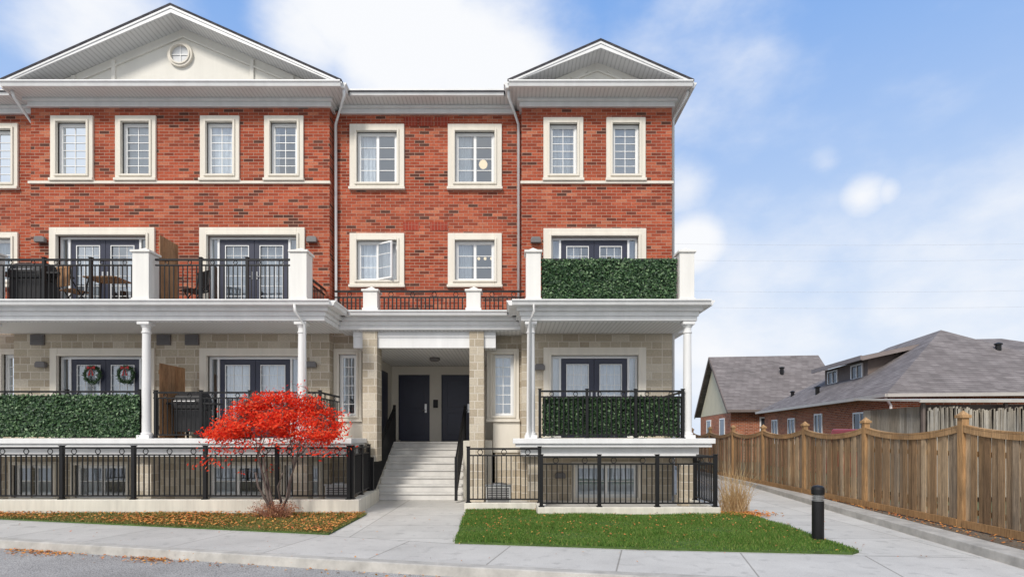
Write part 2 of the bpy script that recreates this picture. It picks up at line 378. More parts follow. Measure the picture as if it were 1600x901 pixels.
litter([(random.uniform(-9, 6), random.uniform(7, 11)) for _ in range(130)], .012, 'fallen_leaves', 'single dry leaves scattered over the pale sidewalk and entrance path', (.010, .022))

# ------------------------------------------------------------ townhouse building
bld = thing('townhouse_building', (-4, 14, 0), 'three storey red brick and limestone stacked townhouse block with two white gables and balconies', 'building')
YF, YC = 14.0, 14.3
XL0, XL1, XR0, XR1 = -12.1, -4.586, 0.241, 4.02
holes = {'L': [], 'R': [], 'C': [], 'FL': []}

def curtain_mesh(x0, x1, y, z0, z1, gap=0.0):
    m = MB()
    segs = [(x0, x1)] if gap <= 0 else [(x0, (x0+x1)/2-gap/2), ((x0+x1)/2+gap/2, x1)]
    ph = random.uniform(0, 6)
    for a, b in segs:
        n = max(6, int((b-a)/.02)); o = len(m.v)
        for i in range(n+1):
            x = a+(b-a)*i/n; yy = y+.026*math.sin(x*62+ph)+.02*math.sin(x*23+ph*2)
            m.v += [(x, yy, z0), (x, yy, z1)]
        for i in range(n): m.f.append((o+2*i, o+2*i+2, o+2*i+3, o+2*i+1))
    return m
def blind_mesh(x0, x1, y, z0, z1):
    m = MB(); n = int((z1-z0)/.05)
    for i in range(n):
        z = z0+(i+.5)*(z1-z0)/n
        m.add([(x0, y, z+.019), (x1, y, z+.019), (x1, y+.03, z-.02), (x0, y+.03, z-.02)], [(0, 1, 2, 3)])
    return m
def framebox(m, x0, x1, z0, z1, w, y0, y1, wb=None):
    wb = w if wb is None else wb
    m.box(x0, x0+w, y0, y1, z0, z1); m.box(x1-w, x1, y0, y1, z0, z1)
    m.box(x0+w, x1-w, y0, y1, z1-w, z1)
    if wb > 0: m.box(x0+w, x1-w, y0, y1, z0, z0+wb)
def window(key, x0, x1, z0, z1, y, sash=1, cols=2, rows=4, cover='curtain', s=.155, gap=0, lamp=None, openleft=False):
    hx0, hx1, hz0, hz1 = x0+s, x1-s, z0+s*.55, z1-s
    holes[key].append((hx0, hx1, hz0, hz1))
    m = MB(); ya, yb = y+.06, y+.11
    framebox(m, hx0, hx1, hz0, hz1, .045, ya-.02, yb)
    W = (hx1-hx0-.09)/sash
    panes = []
    for k in range(sash):
        a = hx0+.045+k*W; b = a+W
        if openleft and k == sash-1: continue
        framebox(m, a, b, hz0+.045, hz1-.045, .035, ya, yb-.01)
        ga, gb, gz0, gz1 = a+.035, b-.035, hz0+.08, hz1-.08
        for i in range(1, cols): x = ga+(gb-ga)*i/cols; m.box(x-.009, x+.009, ya+.012, ya+.022, gz0, gz1)
        for i in range(1, rows): z = gz0+(gz1-gz0)*i/rows; m.box(ga, gb, ya+.010, ya+.020, z-.009, z+.009)
        panes.append(MB().add([(ga, ya+.026, gz0), (gb, ya+.026, gz0), (gb, ya+.026, gz1), (ga, ya+.026, gz1)], [(0, 1, 2, 3)]))
    w = m.build('window', FRAME, bld)
    for p in panes: p.build('pane', GLASS, w)
    m = MB(); framebox(m, x0, x1, z0, z1, s, y-.055, y+.05, s*.55); framebox(m, x0+s-.055, x1-s+.055, z0+s*.55-.04, z1-s+.055, .052, y-.085, y-.0555)
    m.build('surround', STUCCO, w, bevel=.006)
    m = MB(); m.box(x0-.02, x1+.02, y-.1, y+.02, z0-.07, z0-.002); m.build('sill', STUCCO, w, bevel=.006)
    if cover == 'blind': blind_mesh(hx0, hx1, y+.16, hz0, hz1).build('blind', BLIND, w, norm=False)
    elif cover == 'half': curtain_mesh(hx0, hx0+(hx1-hx0)*.42, y+.2, hz0, hz1).build('curtain', CURT, w, norm=False)
    elif cover == 'curtain': curtain_mesh(hx0, hx1, y+.2, hz0, hz1, gap).build('curtain', CURT, w, norm=False)
    elif cover == 'sides':
        curtain_mesh(hx0, hx0+(hx1-hx0)*.22, y+.2, hz0, hz1).build('curtain', CURT, w, norm=False)
        curtain_mesh(hx1-(hx1-hx0)*.22, hx1, y+.2, hz0, hz1).build('curtain', CURT, w, norm=False)
    if openleft:
        a = Vector((hx0+.045+W*(sash-1), ya, 0)); d = Vector((math.cos(R(-28)), math.sin(R(-28)), 0))
        m = MB(); g = MB()
        def bar(u0, u1, zz0, zz1, t=.02):
            c = a+d*((u0+u1)/2); m.obox((c.x, c.y), (d.x, d.y), (u1-u0)/2, t, zz0, zz1)
        bar(0, .035, hz0+.045, hz1-.045); bar(W-.035, W, hz0+.045, hz1-.045); bar(.035, W-.035, hz0+.045, hz0+.085); bar(.035, W-.035, hz1-.085, hz1-.045)
        for i in range(1, rows): z = hz0+(hz1-hz0)*i/rows; bar(.035, W-.035, z-.008, z+.008, .006)
        p0, p1 = a+d*.03, a+d*(W-.03); g.add([(p0.x, p0.y, hz0+.08), (p1.x, p1.y, hz0+.08), (p1.x, p1.y, hz1-.08), (p0.x, p0.y, hz1-.08)], [(0, 1, 2, 3)])
        m.build('open_sash', FRAME, w); g.build('pane', GLASS, w)
    if lamp:
        for lx, lz, r, ly in lamp:
            m = MB(); m.lathe(lx, ly, [(r*math.sin(t), lz-r*math.cos(t)) for t in [0.05+3.04*i/8 for i in range(9)]], 12)
            m.build('ceiling_lamp', LAMPON, w, smooth=True)
    return w

covers = ['blind', 'blind', 'curtain', 'sides']
for i, (a, b) in enumerate([(81, 147), (182, 245), (314, 375), (414, 475)]):
    window('L', PX(a, YF), PX(b, YF), 8.075, 9.64, YF, 1, 2, 6, covers[i])
for i, (a, b) in enumerate([(849, 911), (947, 1008)]):
    window('R', PX(a, YF), PX(b, YF), 8.075, 9.60, YF, 1, 2, 6, 'curtain' if i == 0 else 'blind')
window('C', PX(547, YC), PX(632, YC), 7.99, 9.60, YC, 2, 1, 4, 'half', s=.185)
window('C', PX(700, YC), PX(784, YC), 7.99, 9.60, YC, 2, 1, 4, 'half', s=.185, lamp=[(PX(755, 15.6), PZ(257, 15.6), .12, 15.6)])
window('C', PX(547, YC), PX(632, YC), 5.49, 6.81, YC, 2, 1, 3, 'curtain', s=.185, openleft=True)
window('C', PX(700, YC), PX(784, YC), 5.49, 6.81, YC, 2, 1, 3, 'half', s=.185, lamp=[(PX(748, 15.3), PZ(404, 15.3), .04, 15.3), (PX(758, 15.3), PZ(404, 15.3), .04, 15.3), (PX(768, 15.3), PZ(404, 15.3), .04, 15.3)])
holes['CG'] = []; holes['CG2'] = []
window('CG', -4.57, PX(567, YC)-.02, 2.05, 3.85, YC, 1, 2, 6, 'half', s=.14)
window('CG2', PX(761, YC), PX(811, YC), 2.05, 3.85, YC, 1, 2, 6, 'curtain', s=.14)
holes['FLG'] = []
window('FL', PX(-40, YC), PX(30, YC), 8.0, 9.62, YC, 1, 2, 6, 'blind')
window('FL', PX(-55, YC), PX(30, YC), 5.49, 6.83, YC, 2, 1, 3, 'curtain')
window('FLG', PX(-2, YC), PX(50, YC)-.03, 2.05, 3.85, YC, 1, 2, 6, 'curtain', s=.14)
holes['LB'] = []; holes['RB'] = []
for key, a, b in [('LB', 16, 92), ('LB', 112, 205), ('LB', 322, 418), ('LB', 440, 505), ('RB', 893, 1002)]:
    window(key, PX(a, YF), PX(b, YF), 0.02, 0.98, YF, 2, 1, 2, 'half' if a in (112, 322) else 'curtain', s=.09)

def door_unit(key, x0, x1, zb, zt, y, cover):
    s = .20
    hx0, hx1, hz1 = x0+s, x1-s, zt-s
    holes[key].append((hx0, hx1, zb, hz1))
    m = MB(); ya, yb = y+.06, y+.15
    sl = .25
    m.box(hx0, hx0+.05, ya, yb, zb, hz1); m.box(hx1-.05, hx1, ya, yb, zb, hz1); m.box(hx0+.05, hx1-.05, ya, yb, hz1-.06, hz1)
    m.box(hx0+sl-.05, hx0+sl, ya, yb, zb, hz1-.06); m.box(hx1-sl, hx1-sl+.05, ya, yb, zb, hz1-.06)
    m.box(hx0+.05, hx0+sl-.05, ya+.002, yb, zb, zb+.2); m.box(hx1-sl+.05, hx1-.05, ya+.002, yb, zb, zb+.2)
    d = m.build('balcony_door', FRAME, bld)
    m = MB()
    m.box(x0, x0+s, y-.055, y+.058, zb, zt); m.box(x1-s, x1, y-.055, y+.058, zb, zt); m.box(x0+s, x1-s, y-.055, y+.058, zt-s, zt)
    m.box(x0+s-.06, x0+s-.005, y-.09, y-.0555, zb, zt-s+.06); m.box(x1-s+.005, x1-s+.06, y-.09, y-.0555, zb, zt-s+.06); m.box(x0+s-.005, x1-s+.005, y-.09, y-.0555, zt-s+.005, zt-s+.06)
    m.build('surround', STUCCO, d, bevel=.006)
    for a, b in ((hx0+.05, hx0+sl-.05), (hx1-sl+.05, hx1-.05)):
        MB().add([(a, y+.1, zb+.2), (b, y+.1, zb+.2), (b, y+.1, hz1-.06), (a, y+.1, hz1-.06)], [(0, 1, 2, 3)]).build('side_light', GLASS, d)
    dx0, dx1 = hx0+sl, hx1-sl; mid = (dx0+dx1)/2
    for a, b, hs in ((dx0+.004, mid-.004, 1), (mid+.004, dx1-.004, -1)):
        m = MB(); zt_ = hz1-.065; w = .13
        m.box(a, a+w, y+.085, y+.13, zb+.01, zt_); m.box(b-w, b, y+.085, y+.13, zb+.01, zt_)
        m.box(a+w, b-w, y+.085, y+.13, zt_-.14, zt_); m.box(a+w, b-w, y+.085, y+.13, zb+.01, zb+.28)
        m.build('door_leaf', NAVY, d, bevel=.004)
        g = MB(); g.add([(a+w, y+.11, zb+.28), (b-w, y+.11, zb+.28), (b-w, y+.11, zt_-.14), (a+w, y+.11, zt_-.14)], [(0, 1, 2, 3)]); g.build('pane', GLASS, d)
        m = MB(); ga, gb, g0, g1 = a+w, b-w, zb+.28, zt_-.14
        framebox(m, ga, gb, g0, g1, .020, y+.075, y+.0845)
        for i in range(1, 3): x = ga+(gb-ga)*i/3; m.box(x-.006, x+.006, y+.098, y+.106, g0, g1)
        for i in range(1, 6): z = g0+(g1-g0)*i/6; m.box(ga, gb, y+.096, y+.105, z-.006, z+.006)
        m.build('glazing_bars', FRAME, d)
        hx = b-.06 if hs == 1 else a+.06
        m = MB(); m.box(hx-.02, hx+.02, y+.07, y+.0845, zb+.95, zb+1.15); m.tube([(hx, y+.05, zb+1.02), (hx-.1*hs, y+.05, zb+1.02)], .01, 6); m.build('handle', STEEL, d)
    if cover: curtain_mesh(hx0+.05, hx1-.05, y+.3, zb, hz1, (0, 0, .25, .7)[cover]).build('curtain', CURT, d, norm=False)
    return d
ZD2, ZD1 = 4.62, 1.575
holes['LG'] = []; holes['RG'] = []
door_unit('L', PX(79, YF), PX(243, YF), ZD2, 6.84, YF, 3)
door_unit('L', PX(313, YF), PX(477, YF), ZD2, 6.84, YF, 2)
door_unit('R', PX(849, YF), PX(1009, YF), ZD2, 6.82, YF, 3)
door_unit('LG', PX(80, YF), PX(243, YF), ZD1, 3.82, YF, 1)
door_unit('LG', PX(313, YF), PX(480, YF), ZD1, 3.82, YF, 2)
door_unit('RG', PX(849, YF), PX(1009, YF), ZD1, 3.84, YF, 1)

def wall_mesh(x0, x1, z0, z1, y, hs, depth=.22):
    m = MB()
    xs = sorted(set([x0, x1]+[h[0] for h in hs]+[h[1] for h in hs])); zs = sorted(set([z0, z1]+[h[2] for h in hs]+[h[3] for h in hs]))
    for i in range(len(xs)-1):
        for j in range(len(zs)-1):
            cx, cz = (xs[i]+xs[i+1])/2, (zs[j]+zs[j+1])/2
            if any(h[0] < cx < h[1] and h[2] < cz < h[3] for h in hs): continue
            if cz < z0 or cz > z1: continue
            m.add([(xs[i], y, zs[j]), (xs[i+1], y, zs[j]), (xs[i+1], y, zs[j+1]), (xs[i], y, zs[j+1])], [(0, 1, 2, 3)])
    for a, b, c, d in hs:
        m.add([(a, y, c), (b, y, c), (b, y, d), (a, y, d), (a, y+depth, c), (b, y+depth, c), (b, y+depth, d), (a, y+depth, d)],
              [(0, 4, 5, 1), (1, 5, 6, 2), (2, 6, 7, 3), (3, 7, 4, 0)])
    return m
def wq(m, a, b):
    (x0, y0, z0), (x1, y1, z1) = a, b
    m.add([(x0, y0, z0), (x1, y1, z0), (x1, y1, z1), (x0, y0, z1)], [(0, 1, 2, 3)])
ZB, ZT = 4.30, 9.95
m = wall_mesh(XL0, XL1, ZB, ZT, YF, holes['L']); wq(m, (XL1, YF, ZB), (XL1, YC, ZT)); wq(m, (XL0, YF, ZB), (XL0, YC, ZT)); m.build('brick_wall', BRICK, bld, norm=False)
m = wall_mesh(XR0, XR1, ZB, ZT, YF, holes['R']); wq(m, (XR0, YF, ZB), (XR0, YC, ZT)); wq(m, (XR1, YF, ZB), (XR1, 26, 10.1)); m.build('brick_wall', BRICK, bld, norm=False)
m = wall_mesh(XL1, XR0, ZB, ZT, YC, holes['C']); m.build('brick_wall', BRICK, bld, norm=False)
m = wall_mesh(-20, XL0, ZB, ZT, YC, holes['FL']); wq(m, (-20, 26, 0), (XR1, 26, 10.1)); wq(m, (-20, YC, 0), (-20, 26, 10.1)); m.build('brick_wall', BRICK, bld, norm=False)
m = wall_mesh(XL0, XL1, -.02, ZB, YF, holes['LG']+holes['LB']); wq(m, (XL1, YF, 0), (XL1, YC, ZB)); wq(m, (XL0, YF, 0), (XL0, YC, ZB)); m.build('stone_wall', STONE, bld, norm=False)
m = wall_mesh(XR0, XR1, -.02, ZB, YF, holes['RG']+holes['RB']); wq(m, (XR0, YF, 0), (XR0, YC, ZB)); wq(m, (XR1, YF, 0), (XR1, 26, ZB)); m.build('stone_wall', STONE, bld, norm=False)
m = wall_mesh(XL1, -3.74, 0, ZB, YC, holes['CG']); m.build('stone_wall', STONE, bld, norm=False)
m = wall_mesh(-.5, XR0, 0, ZB, YC, holes['CG2']); m.build('stone_wall', STONE, bld, norm=False)
m = wall_mesh(-20, XL0, 0, ZB, YC, holes['FLG']); m.build('stone_wall', STONE, bld, norm=False)
m = MB(); m.box(-4.5, -3.75, YC-.04, YC-.003, 1.2, 1.97); m.build('apron_panel', STUCCO, bld)
m = MB(); m.box(-.49, .2, YC-.04, YC-.003, 1.2, 1.97); m.build('apron_panel', STUCCO, bld)
m = MB()
m.box(-19.9, 3.95, 14.62, 25.9, 4.25, 4.55); m.box(-19.9, 3.95, 14.62, 25.9, 7.1, 7.35); m.box(-19.9, 3.95, 14.62, 25.9, 9.8, 9.94)
m.box(-19.9, 3.95, 18.2, 18.3, 0, 9.9)
m.box(-19.9, -3.8, 14.62, 18.2, 1.3, 1.5); m.box(-.44, 3.95, 14.62, 18.2, 1.3, 1.5)
for x in (-8.2, -4.5, -2.1, .3): m.box(x-.05, x+.05, 14.65, 18.2, 4.56, 9.8)
m.box(-8.25, -8.15, 14.65, 18.2, 0, 4.2)
m.build('interior_partition', DARKIN, bld)
for x0, x1, y0, y1 in ((631, 652, 183, 197), (655, 676, 183, 197), (679, 702, 183, 197), (630, 655, 347, 360), (672, 700, 347, 360)):
    m = MB(); m.box(PX(x0, YC), PX(x1, YC), YC-.012, YC+.01, PZ(y1, YC), PZ(y0, YC)); m.build('brick_accent_panel', SOLDIER, bld)
m = MB(); m.box(XL0-.03, XL1+.03, YF-.06, YF+.01, 7.94, 8.002); m.build('string_course', STUCCO, bld, bevel=.005)
m = MB(); m.box(XR0-.03, XR1+.03, YF-.06, YF+.01, 7.94, 8.002); m.build('string_course', STUCCO, bld, bevel=.005)

# eaves
def eave(x0, x1, yw, sx0=1, sx1=1):
    m = MB()
    a, b = x0-.06*sx0, x1+.06*sx1
    m.box(a, b, yw-.07, yw+.3, 9.86, 9.90)
    m.box(a+.01, b-.01, yw-.05, yw+.3, 9.90, 9.98)
    m.box(a-.05*sx0, b+.05*sx1, yw-.13, yw+.3, 9.98, 10.045)
    return m.build('cornice', WHITE, bld, bevel=.008)
GL0, GL1, GR0, GR1 = -12.31, -4.13, -.08, 4.35
YE = 13.47
eave(XL0, XL1, YF); eave(XR0, XR1, YF); eave(XL1+.2, XR0-.2, YC, 0, 0); eave(-20, XL0-.1, YC, sx1=0)
def gutter_run(segs, z0, z1, name='gutter', w=.12):
    m = MB()
    for (a, b) in segs:
        a = Vector((*a, 0)); b = Vector((*b, 0)); d = (b-a).normalized(); q = Vector((d.y, -d.x, 0))
        prof = [(0, z0), (w*.55, z0), (w*.75, z0+(z1-z0)*.55), (w, z0+(z1-z0)*.75), (w, z1), (0, z1)]
        m.prism([a+q*u+Vector((0, 0, z)) for u, z in prof], b-a)
    return m.build(name, WHITE, bld)
m = MB(); m.box(GL0, GL1, YE+.002, 14.6, 10.05, 10.12); m.box(GR0, GR1, YE+.002, 14.6, 10.05, 10.12); m.box(GL1, GR0, 13.83, 14.6, 10.051, 10.119); m.box(-20, GL0, 13.83, 14.6, 10.051, 10.119); m.box(XR1+.003, GR1, 14.6, 26.3, 10.05, 10.12)
m.build('eave_soffit', SOFF, bld)
gutter_run([((GL0-.0, YE), (GL1+.0, YE)), ((GR0, YE), (GR1, YE)), ((GL1, YE), (GL1, 13.83)), ((GR1, YE), (GR1, 26.3)), ((GL1+.12, 13.83), (GR0-.12, 13.83)), ((-20, 13.83), (GL0-.12, 13.83)), ((GR0, 13.83), (GR0, YE)), ((GL0, 13.83), (GL0, YE))], 10.035, 10.16)
def gable(x0, x1, xm, zapex, deep):
    ze = 10.17; yf = YE-.06
    rf = MB(); fa = MB(); so = MB()
    for xa in (x0-.03, x1+.03):
        th = .05
        rf.prism([(xa, yf-.03, ze+.02), (xm, yf-.03, zapex), (xm, yf-.03, zapex-th), (xa, yf-.03, ze+.02-th)], (0, deep, 0))
        q = .16
        fa.prism([(xa, yf, ze+.018-th), (xm, yf, zapex-th-.002), (xm, yf, zapex-th-q), (xa+(xm-xa)*.035, yf, ze+.0-th)], (0, .03, 0))
        fa.prism([(xa, yf-.018, ze+.018-th), (xm, yf-.018, zapex-th-.002), (xm, yf-.018, zapex-th-.06), (xa, yf-.018, ze-.03-th)], (0, .017, 0))
        so.prism([(xa+(xm-xa)*.03, yf+.031, ze-.0), (xm, yf+.031, zapex-.19), (xm, yf+.031, zapex-.22), (xa+(xm-xa)*.05, yf+.031, ze-.0)], (0, .6, 0))
    r = rf.build('gable_roof', DSHINGLE, bld)
    fa.build('rake_board', WHITE, r); so.build('rake_soffit', SOFF, r)
    p = MB(); zz = 10.13
    p.prism([(x0+.15, 13.93, zz), (x1-.15, 13.93, zz), (xm, 13.93, zapex-.2)], (0, .05, 0))
    g = p.build('gable_panel', PEDI, bld)
    t = MB()
    sl = (zapex-.2-zz)/(xm-x0-.15)
    for sgn, xs in ((1, x0+.15), (-1, x1-.15)):
        t.prism([(xs+sgn*.5, 13.885, zz+.02), (xm, 13.885, zapex-.2-.5*sl), (xm, 13.885, zapex-.2-.61*sl), (xs+sgn*.61, 13.885, zz+.02)], (0, .044, 0))
    return g, t
def zat(x, x0, x1, xm, zap):
    h = (xm-x0-.15); return 10.13+(zap-.33-10.13)*(1-abs(x-xm)/h)
g, t = gable(GL0, GL1, -8.22, 12.02, 12)
for x in (-10.95, -9.95, -6.49, -5.49):
    t.box(x-.045, x+.045, 13.88, 13.927, 10.13, zat(x, GL0, GL1, -8.22, 12.02))
t.build('gable_moulding', PEDI, g, bevel=.004)
rw = MB(); cx, cz = PX(283, 13.93), PZ(87, 13.93)
def disc(m, cx, cz, r0, r1, y0, y1, n=32):
    o = len(m.v)
    for (r, y) in ((r0, y0), (r1, y0), (r1, y1), (r0, y1)):
        for k in range(n): a = 2*math.pi*k/n; m.v.append((cx+r*math.cos(a), y, cz+r*math.sin(a)))
    for j in range(4):
        for k in range(n): m.f.append((o+j*n+k, o+j*n+(k+1) % n, o+((j+1) % 4)*n+(k+1) % n, o+((j+1) % 4)*n+k))
disc(rw, cx, cz, .225, .31, 13.86, 13.929); disc(rw, cx, cz, .225, .26, 13.835, 13.859)
w = rw.build('round_window', STUCCO, bld, bevel=.004)
pm = MB(); n = 28; pm.add([(cx+.224*math.cos(2*math.pi*k/n), 13.915, cz+.224*math.sin(2*math.pi*k/n)) for k in range(n)], [tuple(range(n))]); pm.build('pane', mat('bright_glass', (0.66, 0.67, 0.68), .15, .1), w)
pm = MB(); pm.box(cx-.008, cx+.008, 13.895, 13.91, cz-.224, cz+.224); pm.box(cx-.224, cx+.224, 13.893, 13.908, cz-.008, cz+.008); pm.build('glazing_bars', FRAME, w)
g, t = gable(GR0, GR1, 2.135, 11.17, 12)
for sg in (-1, 1):
    xa, xb = 2.135+sg*.95, 2.135+sg*.28
    t.prism([(xa-.05, 13.895, 10.15), (xa+.05, 13.895, 10.15), (xb+.05, 13.895, 10.72), (xb-.05, 13.895, 10.72)], (0, .032, 0))
    xa, xb = 2.135+sg*.22, 2.135+sg*.62
    t.prism([(xa-.045, 13.902, 10.15), (xa+.045, 13.902, 10.15), (xb+.045, 13.902, 10.58), (xb-.045, 13.902, 10.58)], (0, .025, 0))
t.build('gable_moulding', PEDI, g, bevel=.004)
m = MB(); m.prism([(-20.2, 13.72, 10.165), (-20.2, 20, 12.0), (-20.2, 26.4, 10.165), (-20.2, 26.4, 10.10), (-20.2, 13.72, 10.10)], (24.5, 0, 0))
m.build('main_roof', DSHINGLE, bld)
m = MB(); m.box(GL0+.05, GL1-.05, YE-.02, 13.92, 10.121, 10.185); m.box(GR0+.05, GR1-.05, YE-.02, 13.92, 10.121, 10.185); m.build('flashing', mat('grey_flashing', (0.33, 0.33, 0.35), .5), bld)

# porch roofs / upper decks
def deck_up(x0, x1, yf, yb, name='porch_roof', o0=1, o1=1):
    m = MB()
    m.box(x0+.2*o0, x1-.2*o1, yf+.22, yb, 4.2, 4.3)
    m.box(x0+.17*o0, x1-.17*o1, yf+.19, yb, 4.3, 4.40)
    m.box(x0+.10*o0, x1-.10*o1, yf+.12, yb, 4.40, 4.49)
    m.box(x0, x1, yf, yb, 4.49, 4.53)
    return m.build(name, WHITE, bld, bevel=.006)
YP = 12.15
deck_up(-20, -4.0, YP+.1, 13.95); deck_up(0.0, 4.35, YP+.1, 13.95); deck_up(-4.2, .2, 13.3, 14.25, o0=0, o1=0)
m = MB(); m.box(-19.8, -4.25, YP+.42, 13.94, 4.185, 4.199); m.build('porch_soffit', SOFF, bld)
m = MB(); m.box(.25, 4.1, YP+.42, 13.94, 4.185, 4.199); m.build('porch_soffit', SOFF, bld)
m = MB(); m.box(-4.24, .24, 13.6, 14.24, 4.184, 4.198); m.build('porch_soffit', SOFF, bld)
DG = mat('deck_grey', (0.4, 0.4, 0.4), .8)
m = MB(); m.box(-19.9, -4.1, YP+.15, 13.95, 4.531, 4.60); m.build('balcony_floor', DG, bld)
m = MB(); m.box(.1, 4.25, YP+.15, 13.95, 4.531, 4.60); m.build('balcony_floor', DG, bld)
m = MB(); m.box(-4.09, .09, 13.32, 14.28, 4.531, 4.585); m.build('balcony_floor', DG, bld)
gutter_run([((-20, YP+.1), (-4.0, YP+.1)), ((-4.0, YP+.1), (-4.0, 13.3)), ((-3.88, 13.3), (-.12, 13.3)), ((0.0, 13.3), (0.0, YP+.1)), ((0, YP+.1), (4.35, YP+.1)), ((4.35, YP+.1), (4.35, 13.95))], 4.49, 4.60)
m = MB(); m.box(4.02, 4.35, 13.95, 15.2, 4.2, 4.53); m.build('porch_roof_return', WHITE, bld)
m = MB(); m.box(-20, -3.55, 12.3, 13.99, 1.45, 1.565); m.box(-19.9, -3.6, 12.35, 13.98, 1.37, 1.449); m.box(-19.8, -3.75, 12.5, 13.97, 1.16, 1.369); m.build('porch_deck', WHITE, bld, bevel=.008)
m = MB(); m.box(0.02, 4.5, 12.3, 13.99, 1.45, 1.565); m.box(.08, 4.44, 12.35, 13.98, 1.37, 1.449); m.box(.2, 4.2, 12.5, 13.97, 1.16, 1.369); m.build('porch_deck', WHITE, bld, bevel=.008)
for x in (PX(-14, 12.8), PX(229, 12.8), PX(472, 12.8), PX(836, 12.8), PX(1074, 12.8)):
    m = MB(); m.box(x-.17, x+.17, 12.7, 13.04, 0, 1.159); m.build('basement_pier', STONE, bld)
for px in (-14, 229, 472, 829.5, 1074):
    x = PX(px, 12.6)
    m = MB(); m.box(x-.14, x+.14, 12.46, 12.74, 1.566, 1.64); m.lathe(x, 12.6, [(.125, 1.641), (.125, 1.68), (.10, 1.70), (.098, 1.73), (.096, 2.4), (.085, 3.92), (.10, 3.94), (.10, 3.97), (.085, 3.98), (.085, 4.05), (.115, 4.10), (.12, 4.12)], 28); m.box(x-.135, x+.135, 12.465, 12.735, 4.121, 4.184)
    m.build('porch_column', WHITE, bld, bevel=.003)
PIL = mat('pillar_paint', (0.77, 0.755, 0.715), .55, .08, 1.5, streak=True)
def pedestal(x, y, w, z0, z1):
    m = MB(); h = w/2
    m.box(x-h, x+h, y-h, y+h, z0, z1-.12); m.box(x-h-.02, x+h+.02, y-h-.02, y+h+.02, z0+.001, z0+.1)
    m.box(x-h-.035, x+h+.035, y-h-.035, y+h+.035, z1-.119, z1-.07)
    k = h-.02; zz = z1-.069
    m.add([(x-k, y-k, zz), (x+k, y-k, zz), (x+k, y+k, zz), (x-k, y+k, zz), (x, y, z1+.04)], [(0, 1, 4), (1, 2, 4), (2, 3, 4), (3, 0, 4), (3, 2, 1, 0)])
    m.build('balcony_pillar', PIL, bld, bevel=.006)
for px, w in ((-16, .37), (228, .37), (471, .37), (833, .33), (1070, .33)): pedestal(PX(px, 12.62), 12.62, w, 4.601, 5.84)
for px in (581, 740.5): pedestal(PX(px, 13.5), 13.5, .34, 4.586, 5.20)
ENT = mat('entry_stucco', (0.68, 0.64, 0.565), .85, .06, 1.5)
m = MB(); m.box(-3.80, -3.741, 14.3, 17.3, 0, 3.79); m.build('entry_side_wall', ENT, bld)
m = MB(); m.box(-.499, -.44, 14.3, 17.3, 0, 3.79); m.build('entry_side_wall', ENT, bld)
m = MB()
for a, b in [(-3.74, -3.52), (-2.56, -2.19), (-1.23, -.5)]: m.box(a, b, 17.3, 17.4, 1.4, 3.79)
m.box(-3.52, -2.56, 17.3, 17.4, 3.5, 3.79); m.box(-2.19, -1.23, 17.3, 17.4, 3.5, 3.79)
m.build('entry_wall', ENT, bld)
m = MB(); m.box(-3.9, -.4, 13.75, 17.5, 3.8, 3.9); m.build('entry_ceiling', SOFF, bld)
m = MB(); m.box(-3.9, -.4, 13.68, 13.749, 3.78, 4.18); m.box(-3.9, -.4, 13.66, 13.679, 4.04, 4.12); m.build('entry_header', WHITE, bld, bevel=.004)
m = MB(); m.box(-3.65, -3.30, 13.6, 14.09, 1.0, 4.18); m.build('entry_pillar', STONE, bld)
m = MB(); m.box(-3.95, -3.50, 13.95, 14.09, 0, 1.0); m.build('entry_pillar_base', STONE, bld)
m = MB(); m.box(-1.04, -.69, 13.6, 14.09, 0, 4.18); m.build('entry_pillar', STONE, bld)
m = MB(); m.lathe(-2.15, 15.5, [(.05, 3.799), (.14, 3.795), (.15, 3.74), (.10, 3.70), (.03, 3.69)], 16); m.build('ceiling_light', LAMPGREY, bld, smooth=True)
for a in (-3.50, -2.17):
    b = a+.92
    m = MB(); m.box(a, b, 17.33, 17.38, 1.47, 3.48)
    for z0, z1 in ((1.66, 2.35), (2.5, 3.32)): framebox(m, a+.14, b-.14, z0, z1, .03, 17.318, 17.329)
    d = m.build('entry_door', NAVY, bld, bevel=.003)
    m = MB(); m.box(b-.13, b-.07, 17.29, 17.328, 2.35, 2.62); m.tube([(b-.1, 17.27, 2.42), (b-.22, 17.27, 2.42)], .012, 6); m.build('lock', STEEL, d)
    m = MB(); m.box(a-.02, a, 17.28, 17.38, 1.47, 3.5); m.box(b, b+.02, 17.28, 17.38, 1.47, 3.5); m.box(a-.02, b+.02, 17.279, 17.38, 3.48, 3.52); m.build('door_frame', NAVY, d)
m = MB(); m.box(-3.738, -3.70, 15.7, 16.6, 1.47, 3.5); m.build('entry_door', NAVY, bld)
m = MB(); m.box(-2.44, -2.3, 17.26, 17.299, 2.5, 2.75); m.build('intercom', BLACK, bld)
m = MB(); ns = 8; rise = 1.46/ns
for i in range(ns):
    y0 = 14.10+i*.28; y1 = 17.3 if i == ns-1 else y0+.28
    z1 = (i+1)*rise
    m.box(-3.46, -1.24, y0+.03, y1+.02, 0 if i == 0 else i*rise-.02, z1-.045); m.box(-3.46, -1.24, y0, y1+.02, z1-.0448, z1)
m.build('entry_steps', STEP, bld, bevel=.006)
m = MB(); m.box(-3.735, -3.465, 14.1, 17.29, 0, 1.50); m.build('stair_side_wall', LOWC, bld)
m = MB(); m.box(-1.235, -.505, 14.1, 17.29, 0, 1.50); m.build('stair_side_wall', LOWC, bld)
